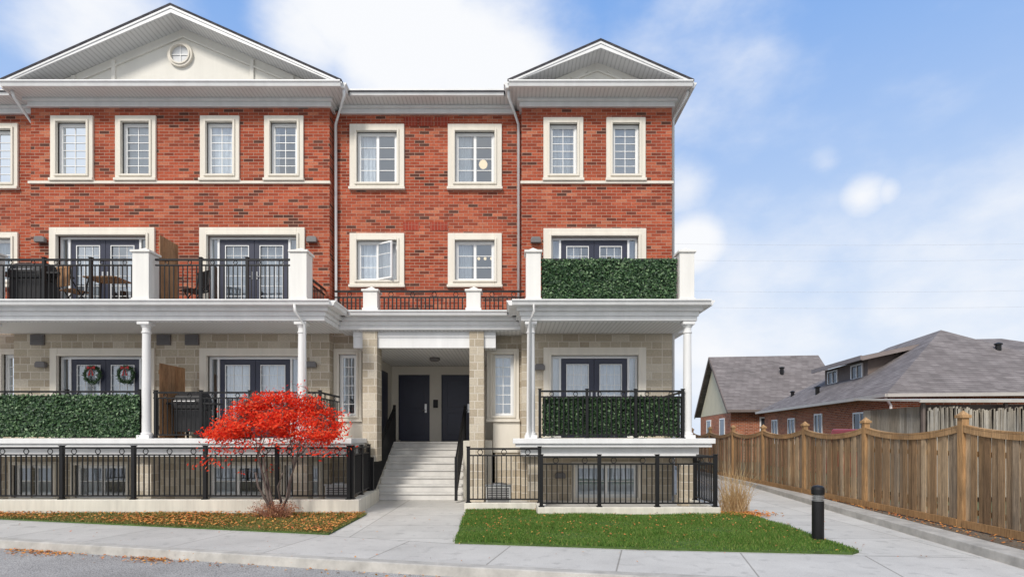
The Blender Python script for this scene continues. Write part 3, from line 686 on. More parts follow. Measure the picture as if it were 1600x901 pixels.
def slope_rail(x, y0, y1, zb0, zb1, h, parent):
    m = MB()
    for off, r in ((h, .032), (h-.13, .02), (.1, .02)):
        m.tube([(x, y0, zb0+off), (x, y1, zb1+off)], r, 6)
    n = int((y1-y0)/.11)
    for i in range(n+1):
        t = i/n; y = y0+(y1-y0)*t; z = zb0+(zb1-zb0)*t; m.box(x-.011, x+.011, y-.011, y+.011, z+.1, z+h)
    for y, z in ((y0, zb0), (y1, zb1)): m.box(x-.035, x+.035, y-.035, y+.035, z, z+h+.06)
    m.build('stair_railing', BLACK, parent)
slope_rail(-3.40, 13.55, 16.1, .05, 1.46, 1.0, bld); slope_rail(-1.36, 13.55, 16.1, .05, 1.46, 1.0, bld)

def spout(pts, r=.038, name='downspout'):
    m = MB(); m.tube(pts, r, 8); m.build(name, WHITE, bld, smooth=True)
spout([(GL1+.03, 13.55, 10.04), (GL1+.03, 13.6, 9.92), (XL1+.09, YC-.1, 9.55), (XL1+.09, YC-.08, 5.0), (XL1+.09, YC-.12, 4.6)])
spout([(GR0-.0, 13.6, 10.04), (GR0, 13.65, 9.92), (XR0-.07, YC-.1, 9.55), (XR0-.07, YC-.08, 4.6)])
spout([(GR1-.06, 13.6, 10.04), (GR1-.08, 13.65, 9.92), (XR1+.06, 14.1, 9.6), (XR1+.06, 14.1, 0.1)])
spout([(GL0+.1, 13.6, 10.04), (GL0+.1, 13.65, 9.92), (XL0-.09, YC-.08, 9.5), (XL0-.09, YC-.08, 4.6)])
x = PX(463, 12.3); spout([(x, 12.2, 4.5), (x, 12.22, 4.36), (x+.12, 12.47, 4.1), (x+.14, 12.47, 1.6)], .034)
x = PX(834, 12.3); spout([(x, 12.2, 4.5), (x, 12.22, 4.36), (x-.08, 12.47, 4.15), (x-.08, 12.47, 1.6)], .034)
for px, py in ((67, 376), (489, 376), (837, 377), (68, 570), (488, 570), (843, 574), (875, 742), (230, 742)):
    x, z = PX(px, YF), PZ(py, YF)
    m = MB(); m.box(x-.05, x+.05, YF-.03, YF, z-.05, z+.05)
    m.prism([(x-.13, YF-.03, z-.07), (x+.13, YF-.03, z-.07), (x+.13, YF-.03, z+.03), (x+.09, YF-.03, z+.08), (x-.09, YF-.03, z+.08), (x-.13, YF-.03, z+.03)], (0, -.1, 0))
    m.build('wall_lamp', LAMPGREY, bld, bevel=.015)
for px, py in ((257, 531), (301, 531), (60, 531)):
    x, z = PX(px, YF), PZ(py, YF); m = MB()
    m.box(x-.17, x+.17, YF-.05, YF, z-.13, z+.13)
    for i in range(5): m.box(x-.15, x+.15, YF-.07, YF-.0505, z-.1+i*.045, z-.08+i*.045)
    m.build('wall_vent', LAMPGREY, bld)

# railings -----------------------------------------------------
def rail_mesh(p0, p1, z0, z1, rings=True, gap=.105, pr=.0095, band=.13):
    p0 = Vector((p0[0], p0[1], 0)); p1 = Vector((p1[0], p1[1], 0)); L = (p1-p0).length; d = (p1-p0)/L; c = (p0+p1)/2
    m = MB(); mid = (d.x, d.y)
    m.obox((c.x, c.y), mid, L/2, .025, z1-.04, z1); m.obox((c.x, c.y), mid, L/2, .016, z1-band-.03, z1-band); m.obox((c.x, c.y), mid, L/2, .016, z0+.06, z0+.09)
    n = max(2, round(L/gap))
    for i in range(1, n):
        p = p0+d*(L*i/n); m.obox((p.x, p.y), mid, pr, pr, z0+.085, z1-band-.02)
    if rings:
        k = max(1, round(L/.55))
        for i in range(k):
            p = p0+d*(L*(i+.5)/k); m.ringy(p.x, p.y, z1-.035-(band-.035)/2, (band-.035)/2-.004, .009, axis='Y' if abs(d.x) > .5 else 'X')
    return m
def post_mesh(x, y, z0, z1, h=.03):
    m = MB(); m.box(x-h, x+h, y-h, y+h, z0, z1); m.box(x-h-.012, x+h+.012, y-h-.012, y+h+.012, z1, z1+.015); m.box(x-h-.02, x+h+.02, y-h-.02, y+h+.02, z0, z0+.02)
    return m
def brail(p0, p1, z0, z1, posts=(), **k):
    r = rail_mesh(p0, p1, z0, z1, **k).build('balcony_railing', BLACK, bld)
    for x, y in posts: post_mesh(x, y, z0, z1+.02).build('rail_post', BLACK, r)
YR = 12.6
def xs(*a): return [PX(p, YR) for p in a]
a, b = xs(-2, 213); brail((a, YR), (b, YR), 4.602, 5.62, [(a+(b-a)*.33, YR), (a+(b-a)*.67, YR)])
a, b = xs(243, 457); brail((a, YR), (b, YR), 4.602, 5.62, [(a+(b-a)*.33, YR), (a+(b-a)*.67, YR)])
a, b = xs(845, 1058); brail((a, YR), (b, YR), 4.602, 5.62, [(a+(b-a)*.5, YR)])
brail((PX(476, YR), YR+.2), (PX(476, YR), 13.97), 4.602, 5.30); brail((PX(1070, YR), YR+.2), (PX(1070, YR), 13.97), 4.602, 5.6)
brail((PX(833, YR), YR+.2), (PX(833, YR), 13.97), 4.602, 5.3)
for a, b in ((-4.3, PX(569, 13.5)), (PX(594, 13.5), PX(729, 13.5)), (PX(752, 13.5), .3)):
    brail((a, 13.5), (b, 13.5), 4.59, 5.14, pr=.015, gap=.1, band=.15)
a, b = xs(240, 465); brail((a, YR), (b, YR), 1.57, 2.62, [(a+.05, YR), (a+(b-a)*.33, YR), (a+(b-a)*.67, YR)])
a, b = xs(481, 500); brail((a, YR), (b, YR), 1.57, 2.62, [(b, YR)]); brail((b, YR), (b, 13.97), 1.57, 2.62)
a, b = xs(-10, 219); brail((a, YR), (b, YR), 1.57, 2.64, [(b, YR), (a+(b-a)*.5, YR)])
a, b = xs(843, 1064); brail((a, YR-.13), (b, YR-.13), 1.57, 2.64, [(a, YR-.13), (a+(b-a)*.33, YR-.13), (a+(b-a)*.67, YR-.13), (b, YR-.13)], pr=.014)
brail((b, YR-.1), (b, 13.97), 1.57, 2.62)
def divider(x, z0, z1, y1):
    m = MB(); y = 12.85
    while y < y1: m.box(x-.012, x+.012, y, y+.135, z0, z1); y += .14
    m.box(x-.03, x-.0125, 12.85, y1, z0+.2, z0+.29); m.box(x-.03, x-.0125, 12.85, y1, z1-.25, z1-.16)
    m.build('privacy_divider', WOODT, bld)
divider(-8.13, 4.61, 6.25, 13.55); divider(-8.13, 1.57, 3.30, 13.7)

# ------------------------------------------------------------ front walls and railings
def lowwall(segs, name, label, z=.3):
    m = MB()
    for a, b, t in segs:
        a = Vector((*a, 0)); b = Vector((*b, 0)); c = (a+b)/2; L = (b-a).length; d = (b-a).normalized()
        m.obox((c.x, c.y), (d.x, d.y), L/2, t/2, -.03, z)
    return tag(m.build(name, LOWC, bevel=.012), label, 'wall')
lowwall([((-16, 11.6), (-3.16, 11.6), .2), ((-3.27, 11.701), (-3.42, 13.9), .2)], 'retaining_wall', 'long low cream concrete wall behind the left lawn strip')
lowwall([((-1.03, 12.12), (.52, 12.12), .2), ((.62, 12.22), (.62, 11.501), .2), ((.52, 11.4), (4.24, 11.4), .2), ((4.14, 11.501), (4.14, 13.9), .2)], 'retaining_wall', 'low cream concrete wall behind the green right lawn', .17)
def front_rail(spans, label, zb):
    t = thing('metal_railing', (spans[0][0][0], spans[0][0][1], zb), label, 'railing')
    pts = []
    for p0, p1, zt, n in spans:
        for i in range(n):
            q0 = (p0[0]+(p1[0]-p0[0])*i/n, p0[1]+(p1[1]-p0[1])*i/n); q1 = (p0[0]+(p1[0]-p0[0])*(i+1)/n, p0[1]+(p1[1]-p0[1])*(i+1)/n)
            rail_mesh(q0, q1, zb, zt, pr=.0105, band=.15).build('railing_panel', BLACK, t)
        for i in range(n+1):
            q = (p0[0]+(p1[0]-p0[0])*i/n, p0[1]+(p1[1]-p0[1])*i/n)
            if not any(abs(q[0]-r[0])+abs(q[1]-r[1]) < .1 for r in pts): pts.append(q); post_mesh(q[0], q[1], zb, zt+.02, .036).build('post', BLACK, t)
x97, x545 = PX(97, 11.6), PX(545, 11.6); step = (x545-x97)/4
front_rail([((x97-2*step, 11.6), (x545, 11.6), 1.39, 6), ((x545+.06, 11.66), (-3.46, 13.45), 1.39, 2)], 'long black metal railing on the low wall behind the left lawn strip', .3)
front_rail([((-.95, 12.12), (.6, 12.12), 1.36, 1)], 'short black metal railing right of the entrance steps', .17)
front_rail([((.6, 11.4), (4.16, 11.4), 1.21, 3), ((4.16, 11.4), (4.16, 13.9), 1.21, 2)], 'black metal railing on the low wall behind the green right lawn', .17)

# ------------------------------------------------------------ artificial ivy screens
def screen(x0, x1, y, z0, z1, label, n):
    t = thing('ivy_screen', ((x0+x1)/2, y, z0), label, 'hedge screen')
    m = MB(); m.box(x0, x1, y, y+.015, z0, z1-.02); m.build('backing', mat('ivy_backing', (0.008, 0.018, 0.009), .9), t)
    m = MB()
    for _ in range(n):
        x, z = random.uniform(x0, x1), random.uniform(z0, z1)+random.gauss(0, .012)
        k = .5+.5*math.sin(x*9+1.3*math.sin(z*11))*math.sin(z*8+1.7*math.sin(x*5))
        if random.random() > .55+.45*k: continue
        p = Vector((x, y-abs(random.gauss(.01+.02*k, .015)), z))
        leaflet(m, p, Vector((random.gauss(0, .6), -1, random.gauss(.35, .6))), random.uniform(.022, .045))
    m.build('leaves', IVY, t, norm=False)
screen(PX(846, 12.54), PX(1057, 12.54), 12.55, 4.66, 5.59, 'dark green leafy screen covering the upper right balcony railing', 7000)
screen(PX(848, 12.56), PX(1062, 12.56), 12.58, 1.62, 2.50, 'dark green leafy screen behind the lower right porch railing', 6500)
screen(PX(-14, 12.5), PX(218, 12.5), 12.5, 1.6, 2.54, 'green leafy screen on the lower left porch railing', 8500)

# ------------------------------------------------------------ wreaths
for px, lab in ((144.5, 'green holiday wreath with red bow on the left door leaf of the lower left porch'), (197, 'green holiday wreath with red bow on the right door leaf of the lower left porch')):
    x, z = PX(px, 14.02), PZ(585, 14.02)
    t = thing('holiday_wreath', (x, 14.03, z), lab, 'wreath')
    m = MB(); m.ringy(x, 14.02, z, .19, .03, 24, 6)
    for i in range(500):
        a = random.uniform(0, 6.283); r = .19+random.gauss(0, .025); p = Vector((x+r*math.cos(a), 14.01+random.gauss(0, .02), z+r*math.sin(a)))
        leaflet(m, p, Vector((random.gauss(0, .6), -1, random.gauss(0, .6))), .03, .4)
    m.build('greenery', IVY, t, norm=False)
    m = MB(); rb = mat('red_ribbon', (0.5, 0.02, 0.02), .5)
    zb = z+.17
    m.prism([(x, 13.96, zb), (x-.1, 13.96, zb+.05), (x-.1, 13.96, zb-.04)], (0, .02, 0)); m.prism([(x, 13.96, zb), (x+.1, 13.96, zb+.05), (x+.1, 13.96, zb-.04)], (0, .02, 0))
    m.prism([(x-.01, 13.96, zb), (x-.07, 13.96, zb-.2), (x-.03, 13.96, zb-.2)], (0, .01, 0)); m.prism([(x+.01, 13.96, zb), (x+.03, 13.96, zb-.2), (x+.07, 13.96, zb-.2)], (0, .01, 0))
    m.build('bow', rb, t)

# ------------------------------------------------------------ balcony furniture
def grill(loc, lab, s=1.0):
    t = thing('barbecue_grill', loc, lab, 'barbecue', 'covered barbecues on the balconies')
    cov = mat('black_grill_cover', (0.02, 0.02, 0.022), .6, .3, 5)
    m = MB(); pr = [(-.3, .68), (-.3, .85), (-.24, 1.0), (-.1, 1.08), (.1, 1.08), (.24, 1.0), (.3, .85), (.3, .68)]
    m.prism([(-.38*s, a, b) for a, b in pr], (.76*s, 0, 0)); m.build('lid', cov, t, local=True, bevel=.02)
    m = MB(); m.box(-.38*s, .38*s, -.28, .28, .15, .675); m.build('cabinet', cov, t, local=True, bevel=.015)
    for q in (-1, 1):
        m = MB(); m.box(min(q*.385*s, q*.75*s), max(q*.385*s, q*.75*s), -.24, .24, .8, .84); m.build('side_shelf', cov, t, local=True)
    m = MB(); m.tube([(-.25, -.36, .86), (.25, -.36, .86)], .014, 6); m.tube([(-.25, -.3, .86), (-.25, -.36, .86)], .01, 5); m.tube([(.25, -.3, .86), (.25, -.36, .86)], .01, 5); m.build('handle', STEEL, t, local=True)
    for a in (-.34, .34):
        for b in (-.24, .24): mm = MB(); mm.box(a*s-.02, a*s+.02, b-.02, b+.02, 0, .149); mm.build('leg', BLACK, t, local=True)
    return t
grill((PX(55, 13.2), 13.2, 4.601), 'black covered barbecue on the upper left balcony')
grill((PX(305, 13.2)-.1, 13.3, 1.566), 'black barbecue on the lower porch behind the red tree', .8)
def chair(loc, rz, lab, wood):
    t = thing('patio_chair', loc, lab, 'chair', 'chairs on the upper balconies', rz)
    m = MB()
    for i in range(5): m.box(-.23, .23, -.22+i*.09, -.15+i*.09, .43, .45)
    m.build('seat', wood, t, local=True)
    m = MB()
    for i in range(5): m.box(-.21+i*.09, -.15+i*.09, .23, .25, .5, .92)
    m.box(-.24, .24, .225, .255, .92, .97); m.build('backrest', wood, t, local=True)
    for a in (-.23, .23):
        mm = MB(); mm.tube([(a, -.22, 0), (a, .2, .62)], .014, 6); mm.build('leg', BLACK, t, local=True)
        mm = MB(); mm.tube([(a, .22, 0), (a, -.1, .46)], .014, 6); mm.tube([(a, .2, .45), (a, .245, .95)], .014, 6); mm.build('leg', BLACK, t, local=True)
chair((PX(117, 13.2), 13.2, 4.601), R(160), 'folding chair with wooden slats beside the upper left balcony table', WOODT)
chair((PX(300, 13.3)+.1, 13.2, 4.601), R(-30), 'dark slatted chair on the second balcony from the left', BLACK)
t = thing('patio_table', (PX(168, 13.2), 13.2, 4.601), 'small patio table with a brown top on the upper left balcony', 'table')
m = MB(); m.box(-.38, .38, -.28, .28, .7, .73); m.build('tabletop', WOODT, t, local=True)
for a in (-.33, .33):
    for b in (-.23, .23): mm = MB(); mm.tube([(a*1.1, b*1.1, 0), (a*.9, b*.9, .7)], .015, 6); mm.build('leg', BLACK, t, local=True)
def ac(x, y, lab, zt=.62):
    t = thing('air_conditioner', (x, y, 0), lab, 'air conditioner', None)
    m = MB(); m.box(-.28, .28, -.2, .2, .05, zt-.03); m.build('casing', mat('ac_beige', (0.6, 0.6, 0.57), .5), t, local=True, bevel=.02)
    m = MB(); m.box(-.3, .3, -.22, .22, zt-.029, zt); m.lathe(0, 0, [(.17, zt), (.17, zt+.02), (.14, zt+.02), (.14, zt)], 20); m.build('top_cover', STEEL, t, local=True)
    m = MB()
    for i in range(7): m.box(-.24, .24, -.215, -.201, .12+i*.05, .145+i*.05)
    m.build('grille', LAMPGREY, t, local=True)
ac(PX(779, 12.8), 12.8, 'pale air conditioner unit behind the short railing right of the steps', .52); ac(PX(531, 12.9), 12.9, 'pale air conditioner unit behind the railing left of the steps', .52)

# ------------------------------------------------------------ red tree
def red_tree():
    bx, by = PX(431, 11.0), 11.0
    t = thing('maple_tree', (bx, by, 0.03), 'small spreading tree with bright red autumn leaves and bare grey stems', 'tree')
    tr = MB(); lf = MB()
    forks = []
    for k in range(6):
        a = 2*math.pi*k/6+random.uniform(-.3, .3); r = random.uniform(.25, .6)
        p0 = Vector((bx+.05*math.cos(a), by+.05*math.sin(a), .02)); p3 = Vector((bx+r*math.cos(a), by+r*math.sin(a)*.8, random.uniform(.85, 1.3)))
        p1 = p0.lerp(p3, .33)+Vector((random.gauss(0, .03), random.gauss(0, .03), .02)); p2 = p0.lerp(p3, .66)+Vector((random.gauss(0, .035), random.gauss(0, .035), .03))
        tr.tube([p0, p1, p2, p3], [.034, .027, .021, .016], 7); forks.append((p2, .02)); forks.append((p3, .017))
    pads = []
    for k in range(112):
        a = random.uniform(0, 6.283); r = math.sqrt(random.random())*1.28
        top = 2.50-.80*(r/1.3)**1.7+.13*math.sin(a*3+1)
        z = top-abs(random.gauss(0, .27))
        if z < 1.15: z = random.uniform(1.15, 1.6)
        pads.append(Vector((bx+.06+r*math.cos(a), by+r*math.sin(a)*.72, z)))
    for p in pads:
        f, fr = min(forks, key=lambda q: (q[0]-p).length+random.uniform(0, .25))
        d = p-f; mid = f+d*.5+Vector((random.gauss(0, .05), random.gauss(0, .05), .10+d.length*.05)); q1 = f+d*.25+Vector((random.gauss(0, .02), random.gauss(0, .02), .06))
        tr.tube([f, q1, mid, f+d*.8+Vector((0, 0, .05)), p], [.011, .009, .007, .004, .0025], 5)
        if random.random() < .5: forks.append((mid, .008))
        s = random.uniform(.10, .20)
        for _ in range(4):
            e = p+Vector((random.gauss(0, s), random.gauss(0, s*.8), random.gauss(0, .07))); tr.tube([p.lerp(mid, .25), p.lerp(e, .5)+Vector((0, 0, .02)), e], [.0035, .0025, .0015], 4)
        nl = int(random.uniform(55, 165)*(1 if p.z > 1.55 else .4))
        for _ in range(nl):
            q = p+Vector((random.gauss(0, s), random.gauss(0, s*.8), random.gauss(0, .055)-.03))
            leaflet(lf, q, Vector((random.gauss(0, .6), random.gauss(-.9, .5), .7)), random.uniform(.022, .042), .55)
    for _ in range(30):
        f = random.choice(forks)[0]; a = random.uniform(0, 6.283); L = random.uniform(.3, .75)
        e = f+Vector((math.cos(a)*L, math.sin(a)*L*.6, random.uniform(.0, .4))); tr.tube([f, f.lerp(e, .5)+Vector((0, 0, .06)), e], [.005, .0035, .002], 4)
        for _ in range(random.randint(2, 14)):
            leaflet(lf, f.lerp(e, random.uniform(.4, 1))+rnd()*.04, Vector((random.gauss(0, .6), -.8, .7)), random.uniform(.02, .036), .55)
    tr.build('trunk', BARK, t, smooth=True, norm=False); lf.build('crown', RLEAF, t, norm=False)
    m = MB(); l = MB()
    for _ in range(300):
        a = random.uniform(0, 6.283); r = random.uniform(.05, .38); h = random.uniform(.1, .34)*(1-r*.8)
        p = Vector((bx+random.gauss(0, .16), by-.12+random.gauss(0, .1), .03)); e = p+Vector((math.cos(a)*r, math.sin(a)*r*.8, h))
        m.tube([p, p.lerp(e, .5)+Vector((0, 0, .05)), e], [.004, .003, .0015], 3)
        for _ in range(4): leaflet(l, e+rnd()*.03, rnd(), random.uniform(.008, .018))
    s = thing('low_shrub', (bx, by-.12, .03), 'low tangled russet shrub at the foot of the red tree', 'shrub')
    m.build('twigs', TWIG, s, norm=False); l.build('leaves', TWIG, s, norm=False)
red_tree()
s = thing('ornamental_grass', (4.75, 11.75, 0), 'dry straw coloured ornamental grass clump at the right end of the low wall', 'plant')
m = MB()
for _ in range(380):
    a = random.uniform(0, 6.283); r = abs(random.gauss(.32, .22)); h = random.uniform(.25, .62) if random.random() < .8 else random.uniform(.7, 1.15)
    p = Vector((4.68+random.gauss(0, .12), 11.7+random.gauss(0, .08), .01)); e = p+Vector((math.cos(a)*r, math.sin(a)*r*.7, h))
    mid = p.lerp(e, .5)+Vector((-math.cos(a)*r*.15, 0, .1)); w = Vector((.004, 0, 0)); o = len(m.v)
    m.v += [tuple(p-w), tuple(p+w), tuple(mid+w), tuple(mid-w), tuple(e)]; m.f += [(o, o+1, o+2, o+3), (o+3, o+2, o+4)]
m.build('blades', DRYG, s, norm=False)

# ------------------------------------------------------------ bollard light
bx, by = 4.67, 8.5
t = thing('bollard_light', (bx, by, 0), 'short round black bollard light with a pale louvre band on the walkway edge', 'bollard')
m = MB(); m.lathe(bx, by, [(.10, 0), (.10, .02), (.085, .022), (.085, .62)], 24); m.build('post', BLACK, t)
m = MB(); m.lathe(bx, by, [(.06, .621), (.06, .72)], 20); m.build('lens', mat('frosted_lens', (0.55, 0.55, 0.52), .3), t)
m = MB()
for i in range(4): m.lathe(bx, by, [(.06, .63+i*.025), (.086, .626+i*.025), (.086, .634+i*.025), (.06, .638+i*.025)], 24)
m.build('louvre', mat('louvre_grey', (0.3, 0.3, 0.3), .5, metal=.5), t)
m = MB(); m.lathe(bx, by, [(.087, .722), (.092, .73), (.092, .80), (.085, .835), (.06, .855), (.01, .865)], 24); m.build('cap', BLACK, t)

# ------------------------------------------------------------ fence
def fx_(Y): return 6.89+.0529*Y
ys = [9.1+2.73*k for k in range(-3, 9)]
t = thing('wooden_fence', (fx_(9.1), 9.1, 0), 'brown weathered timber fence with scalloped panels and pointed posts along the walkway', 'fence')
for y in ys:
    x = fx_(y); m = MB(); h = .055; zt = 1.98+random.uniform(-.02, .03)
    m.box(x-h, x+h, y-h, y+h, .0, zt-.1); m.box(x-.08, x+.08, y-.08, y+.08, zt-.1, zt-.05)
    m.add([(x-.065, y-.065, zt-.05), (x+.065, y-.065, zt-.05), (x+.065, y+.065, zt-.05), (x-.065, y+.065, zt-.05), (x, y, zt+.03)], [(0, 1, 4), (1, 2, 4), (2, 3, 4), (3, 0, 4), (3, 2, 1, 0)])
    m.build('post', WOODP, t, bevel=.004)
for i in range(len(ys)-1):
    y0, y1 = ys[i]+.06, ys[i+1]-.06; m = MB(); n = int((y1-y0)/.125); w = (y1-y0)/n
    for k in range(n):
        y = y0+(k+.5)*w; u = (y-y0)/(y1-y0); zt = 1.76-.13*math.sin(math.pi*u)**.8+random.uniform(-.006, .006)
        off = .014 if k % 2 else -.014; x = fx_(y)+off+random.uniform(-.005, .005); dz = random.uniform(0, .03)
        m.obox((x, y), (.0529+random.uniform(-.04, .04), 1), w*(.55 if k % 2 else .42), .009, .13+dz, zt)
    m.build('fence_panel', WOODF, t)
    r = MB(); L = (y1-y0)/2; yc = (y0+y1)/2
    for z in (.35, 1.28): r.obox((fx_(yc)+.048, yc), (.0529, 1), L, .02, z, z+.085)
    K_ = 12
    for k in range(K_):
        ua, ub = k/K_, (k+1)/K_; za, zb = 1.765-.13*math.sin(math.pi*ua)**.8, 1.765-.13*math.sin(math.pi*ub)**.8
        ya, yb = y0+(y1-y0)*ua, y0+(y1-y0)*ub
        r.prism([(fx_(ya)-.045, ya, za), (fx_(ya)+.045, ya, za), (fx_(ya)+.045, ya, za+.03), (fx_(ya)-.045, ya, za+.03)], (fx_(yb)-fx_(ya), yb-ya, zb-za))
        r.prism([(fx_(ya)-.042, ya, za-.09), (fx_(ya)-.030, ya, za-.09), (fx_(ya)-.030, ya, za-.002), (fx_(ya)-.042, ya, za-.002)], (fx_(yb)-fx_(ya), yb-ya, zb-za))
    r.obox((fx_(yc)-.048, yc), (.0529, 1), L, .018, .13, .25)
    r.build('rail', WOODP, t)
m = MB(); m.prism([(5.95, 4.9, -.02), (6.35, 4.9, -.02), (6.35, 4.9, .13), (5.95, 4.9, .13)], (1.72, 13.0, 0))
m.prism([(7.67, 17.9, -.02), (7.80, 17.9, -.02), (7.80, 17.9, .13), (7.67, 17.9, .13)], (.8, 16, 0))
tag(m.build('concrete_edging', KERBM, bevel=.015), 'low concrete edging between the walkway and the timber fence', 'kerb')
m = MB(); m.add([(6.35, 4.9, .11), (8.3, 4.9, .11), (8.8, 17.9, .11), (8.07, 17.9, .11)], [(0, 1, 2, 3)])
struct(m.build('soil_strip', SOIL))
litter([(lambda y: (random.uniform(6.4+(y-4.9)*.132, fx_(y)-.03), y))(random.uniform(6.5, 15)) for _ in range(520)], .12, 'fallen_leaves', 'brown leaves gathered along the bottom of the timber fence', (.014, .03))

# ------------------------------------------------------------ neighbour houses
rot = -R(7.2)
H2 = thing('bungalow', (13.45, 20, -.1), 'red brick bungalow with grey hipped roof and brown dormer beyond the fence', 'house', rz=rot)
E, AP, W2, D2 = 3.25, 6.3, 9.0, 15.0
TRIM = mat('weathered_gutter', (0.50, 0.47, 0.44), .5, .1)
m = MB(); m.add([(0, 0, E), (W2, 0, E), (W2, D2, E), (0, D2, E), (W2/2, 4.6, AP), (W2/2, D2-6.2, AP-.1), (0, 0, E-.03), (W2, 0, E-.03), (W2, D2, E-.03), (0, D2, E-.03)],
    [(0, 1, 4), (1, 2, 5, 4), (2, 3, 5), (3, 0, 4, 5), (0, 6, 7, 1), (1, 7, 8, 2), (2, 8, 9, 3), (3, 9, 6, 0), (6, 9, 8, 7)])
rf = m.build('roof', SHINGLE, H2, local=True)
for u, v, z in ((.9, 8.2, 3.9), (1.2, 12.4, 4.0), (5.6, 2.9, 5.1)):
    m = MB(); m.lathe(u, v, [(.10, z-.3), (.10, z+.25), (.14, z+.26), (.14, z+.31), (.05, z+.35)], 10); m.build('roof_vent', BLACK, rf)
m = MB(); m.box(-.06, W2+.06, -.08, -.002, E-.12, E+.0); m.box(-.09, -.002, -.08, D2, E-.12, E+.0); m.build('gutter', TRIM, H2, local=True)
m = MB(); m.box(.35, W2-.35, .35, D2-.4, 0, E-.04); m.build('wall', BRICK2, H2, local=True)
m = MB(); m.box(-.0, W2, .0, D2, E-.08, E-.035); m.build('soffit', TRIM, H2, local=True)
for v0, v1, z0, z1 in ((2.0, 3.2, 1.2, 2.7), (6.2, 7.1, 1.1, 2.8), (9.6, 10.6, 1.3, 2.7), (12.2, 13.2, 1.3, 2.7)):
    m = MB(); m.box(.30, .349, v0, v1, z0, z0+.07); m.box(.30, .349, v0, v1, z1-.07, z1); m.box(.301, .349, v0, v0+.07, z0+.07, z1-.07); m.box(.301, .349, v1-.07, v1, z0+.07, z1-.07); m.box(.31, .349, (v0+v1)/2-.03, (v0+v1)/2+.03, z0+.07, z1-.07)
    w = m.build('window', FRAME, H2, local=True)
    g = MB(); g.box(.33, .348, v0+.07, v1-.07, z0+.07, z1-.07); g.build('pane', DGLASS, w)
m = MB(); m.tube([(.1, .3, E-.1), (.3, .3, E-.4), (.3, .3, 0)], .045, 8); m.build('downspout', WHITE, H2, local=True)
DW = mat('dark_siding', (0.17, 0.135, 0.12), .8, .2)
m = MB(); m.prism([(1.75, 5.0, 4.0), (3.7, 5.0, 4.0), (3.7, 5.0, 5.55), (1.75, 5.0, 5.16)], (0, 4.4, 0)); dm = m.build('dormer', DW, H2, local=True)
m = MB(); m.prism([(1.3, 4.6, 5.14), (4.0, 4.6, 5.72), (4.0, 4.6, 5.80), (1.3, 4.6, 5.24)], (0, 5.2, 0)); m.build('dormer_roof', SHINGLE, dm)
m = MB(); m.prism([(1.24, 4.55, 5.06), (1.3, 4.55, 5.06), (1.3, 4.55, 5.26), (1.24, 4.55, 5.26)], (0, 5.3, 0)); m.prism([(1.3, 4.53, 5.04), (4.0, 4.53, 5.62), (4.0, 4.53, 5.78), (1.3, 4.53, 5.22)], (0, .06, 0)); m.build('dormer_fascia', mat('brown_fascia', (0.25, 0.21, 0.20), .6), dm)
for v in (5.4, 7.9):
    m = MB(); m.box(1.69, 1.749, v, v+1.1, 4.34, 4.41); m.box(1.69, 1.749, v, v+1.1, 4.97, 5.04); m.box(1.691, 1.749, v, v+.07, 4.41, 4.97); m.box(1.691, 1.749, v+1.03, v+1.1, 4.41, 4.97); m.box(1.691, 1.749, v+.52, v+.58, 4.41, 4.97)
    m.build('dormer_window', FRAME, dm); g = MB(); g.box(1.73, 1.748, v+.07, v+1.03, 4.41, 4.97); g.build('dormer_pane', DGLASS, dm)
m = MB(); m.box(7.0, 13.2, 8.4, 14, 3.3, 5.45); d2 = m.build('rear_wing', DW, H2, local=True)
m = MB(); m.add([(6.3, 7.9, 5.56), (13.8, 7.9, 5.56), (13.8, 14.4, 5.56), (6.3, 14.4, 5.56), (8.0, 11, 6.9), (11.2, 11, 6.9)], [(0, 1, 5, 4), (1, 2, 5), (2, 3, 4, 5), (3, 0, 4), (3, 2, 1, 0)]); m.build('rear_wing_roof', SHINGLE, d2)
m = MB(); m.box(6.25, 13.85, 7.84, 7.899, 5.43, 5.6); m.build('rear_wing_gutter', TRIM, d2)
H1 = thing('gabled_house', (14.85, 37.4, -.1), 'small gabled brick house with cream gable end and grey shingle roof beyond the fence', 'house', rz=rot)
H1.scale = (1.34, 1.34, 1.34)
m = MB(); EE, RR, U1, V1 = 2.62, 5.85, 5.9, 8.2
for va in (0, V1): m.prism([(-.25, va, EE), (-.25, V1/2, RR), (-.25, V1/2, RR-.12), (-.25, va, EE-.12)], (U1, 0, 0))
rf = m.build('roof', SHINGLE, H1, local=True)
m = MB(); m.lathe(3.2, 2.6, [(.10, 4.4), (.10, 4.95), (.14, 4.96), (.14, 5.02), (.05, 5.05)], 10); m.build('roof_vent', BLACK, rf)
m = MB()
for va in (0, V1): m.prism([(-.30, va, EE+.0), (-.30, V1/2, RR+.0), (-.30, V1/2, RR-.2), (-.30, va, EE-.2)], (.048, 0, 0))
m.box(-.3, U1-.25, -.1, -.002, EE-.12, EE+.0); m.build('rake_board', DW, H1, local=True)
m = MB(); m.prism([(0, .5, EE-.1), (0, V1-.5, EE-.1), (0, V1/2, RR-.3)], (.2, 0, 0)); m.build('gable_end', mat('cream_siding', (0.62, 0.55, 0.40), .7, .1), H1, local=True)
m = MB(); m.box(.001, U1-.5, .45, V1-.45, 0, EE-.12); m.prism([(U1-.7, .5, EE-.119), (U1-.7, V1-.5, EE-.119), (U1-.7, V1/2, RR-.3)], (.2, 0, 0)); m.build('wall', BRICK2, H1, local=True)
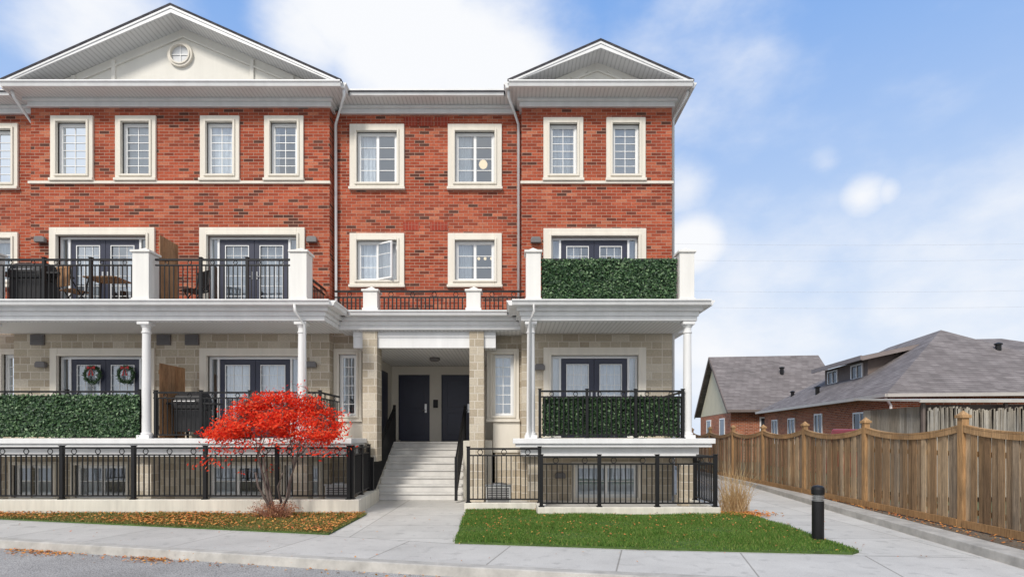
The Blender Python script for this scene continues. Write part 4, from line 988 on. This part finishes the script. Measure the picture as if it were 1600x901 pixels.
for v0 in (1.6, 4.8):
    m = MB(); m.box(-.04, .0, v0, v0+1.1, 1.2, 1.27); m.box(-.04, .0, v0, v0+1.1, 2.2, 2.27); m.box(-.039, 0, v0, v0+.07, 1.27, 2.2); m.box(-.039, 0, v0+1.03, v0+1.1, 1.27, 2.2); w = m.build('window', FRAME, H1, local=True)
    g = MB(); g.box(-.02, -.001, v0+.07, v0+1.03, 1.27, 2.2); g.build('pane', DGLASS, w)
m = MB(); u0 = 1.4; m.box(u0, u0+1.1, .41, .449, 1.2, 1.27); m.box(u0, u0+1.1, .41, .449, 2.2, 2.27); m.box(u0, u0+.07, .411, .449, 1.27, 2.2); m.box(u0+1.03, u0+1.1, .411, .449, 1.27, 2.2); w = m.build('window', FRAME, H1, local=True)
g = MB(); g.box(u0+.07, u0+1.03, .43, .448, 1.27, 2.2); g.build('pane', DGLASS, w)

# shed behind the fence
t = thing('garden_shed', (11.0, 15, 0), 'weathered reed sided lean-to with a pale roof edge just behind the timber fence', 'shed')
m = MB(); x = 11.05
while x < 17.5:
    w = random.uniform(.02, .06); lean = random.gauss(0, .015)
    zt = 2.43-abs(random.gauss(0, .06))-.07*(math.sin(x*3.1)*.5+.5)
    m.prism([(x, 14.80+random.uniform(-.02, .02), 0), (x+w, 14.80, 0), (x+w+lean, 14.80, zt), (x+lean, 14.80, zt-.02)], (0, .03, 0)); x += w*.9
m.build('reed_wall', OLDW, t)
m = MB(); m.box(11.06, 17.5, 15.07, 15.09, 0, 2.47); m.build('backing_boards', DW, t)
m = MB(); y = 15.1
while y < 17.4:
    w = random.uniform(.08, .14); m.box(11.04, 11.07, y, y+w*.95, 0, 2.42); y += w
m.build('side_wall', OLDW, t)
m = MB(); m.prism([(10.8, 14.75, 2.53), (17.8, 14.75, 2.53), (17.8, 17.6, 2.75), (10.8, 17.6, 2.75)], (0, 0, .05)); m.box(10.78, 17.82, 14.70, 14.748, 2.51, 2.585); m.build('roof', mat('pale_roof_sheet', (0.50, 0.48, 0.44), .6, .2), t)
for x in (11.0, 13.2, 15.6): m = MB(); m.box(x-.035, x+.035, 14.86, 14.93, 0, 2.5); m.build('post', DW, t)

# red van glimpsed behind fence
t = thing('parked_van', (12.35, 18.2, -.1), 'red van whose roof shows over the fence left of the lean-to', 'van')
m = MB(); RED = mat('red_car_paint', (0.35, 0.02, 0.02), .25, .05)
m.prism([(-.9, -2.2, .35), (-.9, -2.25, .95), (-.88, -1.9, 1.15), (-.82, -1.35, 1.93), (-.82, 1.9, 1.98), (-.88, 2.15, 1.1), (-.9, 2.2, .35)], (1.8, 0, 0)); m.build('body', RED, t, local=True, bevel=.05)
m = MB(); m.prism([(-.7, -1.87, 1.22), (.7, -1.87, 1.22), (.66, -1.45, 1.80), (-.66, -1.45, 1.80)], (0, -.02, .012)); m.build('windscreen', DGLASS, t, local=True)
for s in (-1, 1):
    m = MB(); m.box(s*.9-.01, s*.9+.01, -1.2, 1.7, 1.2, 1.7); m.build('side_window', DGLASS, t, local=True)
    for v in (-1.4, 1.4): m = MB(); m.tube([(s*.72, v, .33), (s*.92, v, .33)], .33, 18); m.build('wheel', BLACK, t, local=True)

# overhead wires with their poles
for x in (-9, 46):
    t = thing('utility_pole', (x, 31, 0), 'wooden utility pole behind the building' if x < 0 else 'wooden utility pole far right beyond the houses', 'pole')
    m = MB(); m.tube([(x, 31, 0), (x, 31, 14.5)], [.16, .11], 10); m.build('shaft', BARK, t); m = MB(); m.box(x-.06, x+.06, 30, 32, 12.1, 12.25); m.build('crossarm', BARK, t)
for k, (z, y) in enumerate(((12.6, 30.1), (12.3, 31.9), (10.3, 31), (9.4, 31))):
    m = MB(); P = [(-9+55*i/24, y, z-1.1*(1-(2*i/24-1)**2)*.6) for i in range(25)]
    m.tube(P, .004, 4); tag(m.build('overhead_wire', mat('wire_grey', (0.6, 0.6, 0.62), .6)), ['topmost thin overhead wire crossing the sky at right', 'second thin overhead wire from the top at right', 'third thin overhead wire from the top at right', 'lowest thin overhead wire crossing the sky at right'][k], 'wire')

# ------------------------------------------------------------ sky and light
w = bpy.data.worlds.new('World'); S.world = w; w.use_nodes = True; nt = w.node_tree
for n in list(nt.nodes): nt.nodes.remove(n)
out = N(nt, 'ShaderNodeOutputWorld'); bg = N(nt, 'ShaderNodeBackground'); bg.inputs[1].default_value = 0.15
sky = N(nt, 'ShaderNodeTexSky'); sky.sky_type = 'NISHITA'; sky.sun_disc = False
SUN_EL, SUN_AZ = R(42), R(205)
sky.sun_elevation = SUN_EL; sky.sun_rotation = SUN_AZ; sky.air_density = 1.0; sky.dust_density = 1.2; sky.ozone_density = 1.5
co = N(nt, 'ShaderNodeTexCoord').outputs['Generated']
def dirv(px, py): return Vector(((px-800)/F, 1, (682-py)/F)).normalized()
acc = None
def mth(op, a, b=None, clamp=False):
    n = N(nt, 'ShaderNodeMath', operation=op); n.use_clamp = clamp
    for i, v in enumerate((a, b)):
        if v is None: continue
        if isinstance(v, (int, float)): n.inputs[i].default_value = v
        else: nt.links.new(v, n.inputs[i])
    return n.outputs[0]
for px, py, r, amp in ((640, 60, .24, 1.1), (530, 20, .14, .9), (760, 110, .22, 1.1), (480, 70, .12, .8), (150, 40, .18, .85), (1350, 305, .06, .85), (1385, 300, .04, .7), (1085, 385, .10, .95), (1070, 290, .09, .65), (1290, 255, .05, .5), (1500, 430, .4, .55), (1150, 520, .4, .65), (1130, 130, .30, .35), (1700, 250, .4, .33), (1350, 350, .3, .4)):
    v = N(nt, 'ShaderNodeVectorMath', operation='DISTANCE'); nt.links.new(co, v.inputs[0]); v.inputs[1].default_value = dirv(px, py)
    mr = N(nt, 'ShaderNodeMapRange'); mr.interpolation_type = 'SMOOTHSTEP'; mr.inputs['From Min'].default_value = 0; mr.inputs['From Max'].default_value = r
    mr.inputs['To Min'].default_value = amp; mr.inputs['To Max'].default_value = 0; nt.links.new(v.outputs['Value'], mr.inputs[0])
    acc = mr.outputs[0] if acc is None else mth('MAXIMUM', acc, mr.outputs[0])
nz = noise(nt, stretch(nt, co, (1, 1, 1.8)), 4.5, 9, 0.56)
sp = N(nt, 'ShaderNodeSeparateXYZ'); nt.links.new(co, sp.inputs[0])
back = N(nt, 'ShaderNodeMapRange'); back.inputs['From Min'].default_value = .35; back.inputs['From Max'].default_value = -.2; back.inputs['To Min'].default_value = 0; back.inputs['To Max'].default_value = .72
nt.links.new(sp.outputs[1], back.inputs[0]); acc = mth('MAXIMUM', acc, back.outputs[0])
den = mth('ADD', mth('MULTIPLY', acc, .9), mth('MULTIPLY', mth('SUBTRACT', nz, .5), 1.15))
mr = N(nt, 'ShaderNodeMapRange'); mr.interpolation_type = 'SMOOTHSTEP'; mr.inputs['From Min'].default_value = .08; mr.inputs['From Max'].default_value = .82; nt.links.new(den, mr.inputs[0])
hz = N(nt, 'ShaderNodeMapRange'); hz.interpolation_type = 'SMOOTHSTEP'; hz.inputs['From Min'].default_value = .74; hz.inputs['From Max'].default_value = .10
hz.inputs['To Min'].default_value = 0; hz.inputs['To Max'].default_value = .92; nt.links.new(sp.outputs[2], hz.inputs[0])
skyb = mix(nt, .88, sky.outputs[0], (1.25, 2.75, 5.9))
c = mix(nt, hz.outputs[0], skyb, (4.2, 5.05, 6.3))
c = mix(nt, mr.outputs[0], c, (6.35, 6.45, 6.65))
nt.links.new(c, bg.inputs[0]); nt.links.new(bg.outputs[0], out.inputs[0])
sd = bpy.data.lights.new('sun', 'SUN'); sd.energy = 2.9; sd.angle = R(12); sd.color = (1, .945, .865)
so = bpy.data.objects.new('sun', sd); C.objects.link(so)
dv = Vector((math.sin(SUN_AZ)*math.cos(SUN_EL), math.cos(SUN_AZ)*math.cos(SUN_EL), math.sin(SUN_EL)))
so.rotation_euler = dv.to_track_quat('Z', 'Y').to_euler(); so.location = (0, -5, 20)

cd = bpy.data.cameras.new('camera'); cam = bpy.data.objects.new('camera', cd); C.objects.link(cam); S.camera = cam
cam.location = (0, 0, 1.6); cam.rotation_euler = (R(90), 0, 0); cd.sensor_width = 36; cd.lens = F/1600*36; cd.shift_y = 231.5/1600; cd.clip_end = 3000; cd.clip_start = .05
S.view_settings.view_transform = 'Standard'; S.view_settings.look = 'None'; S.view_settings.exposure = 0
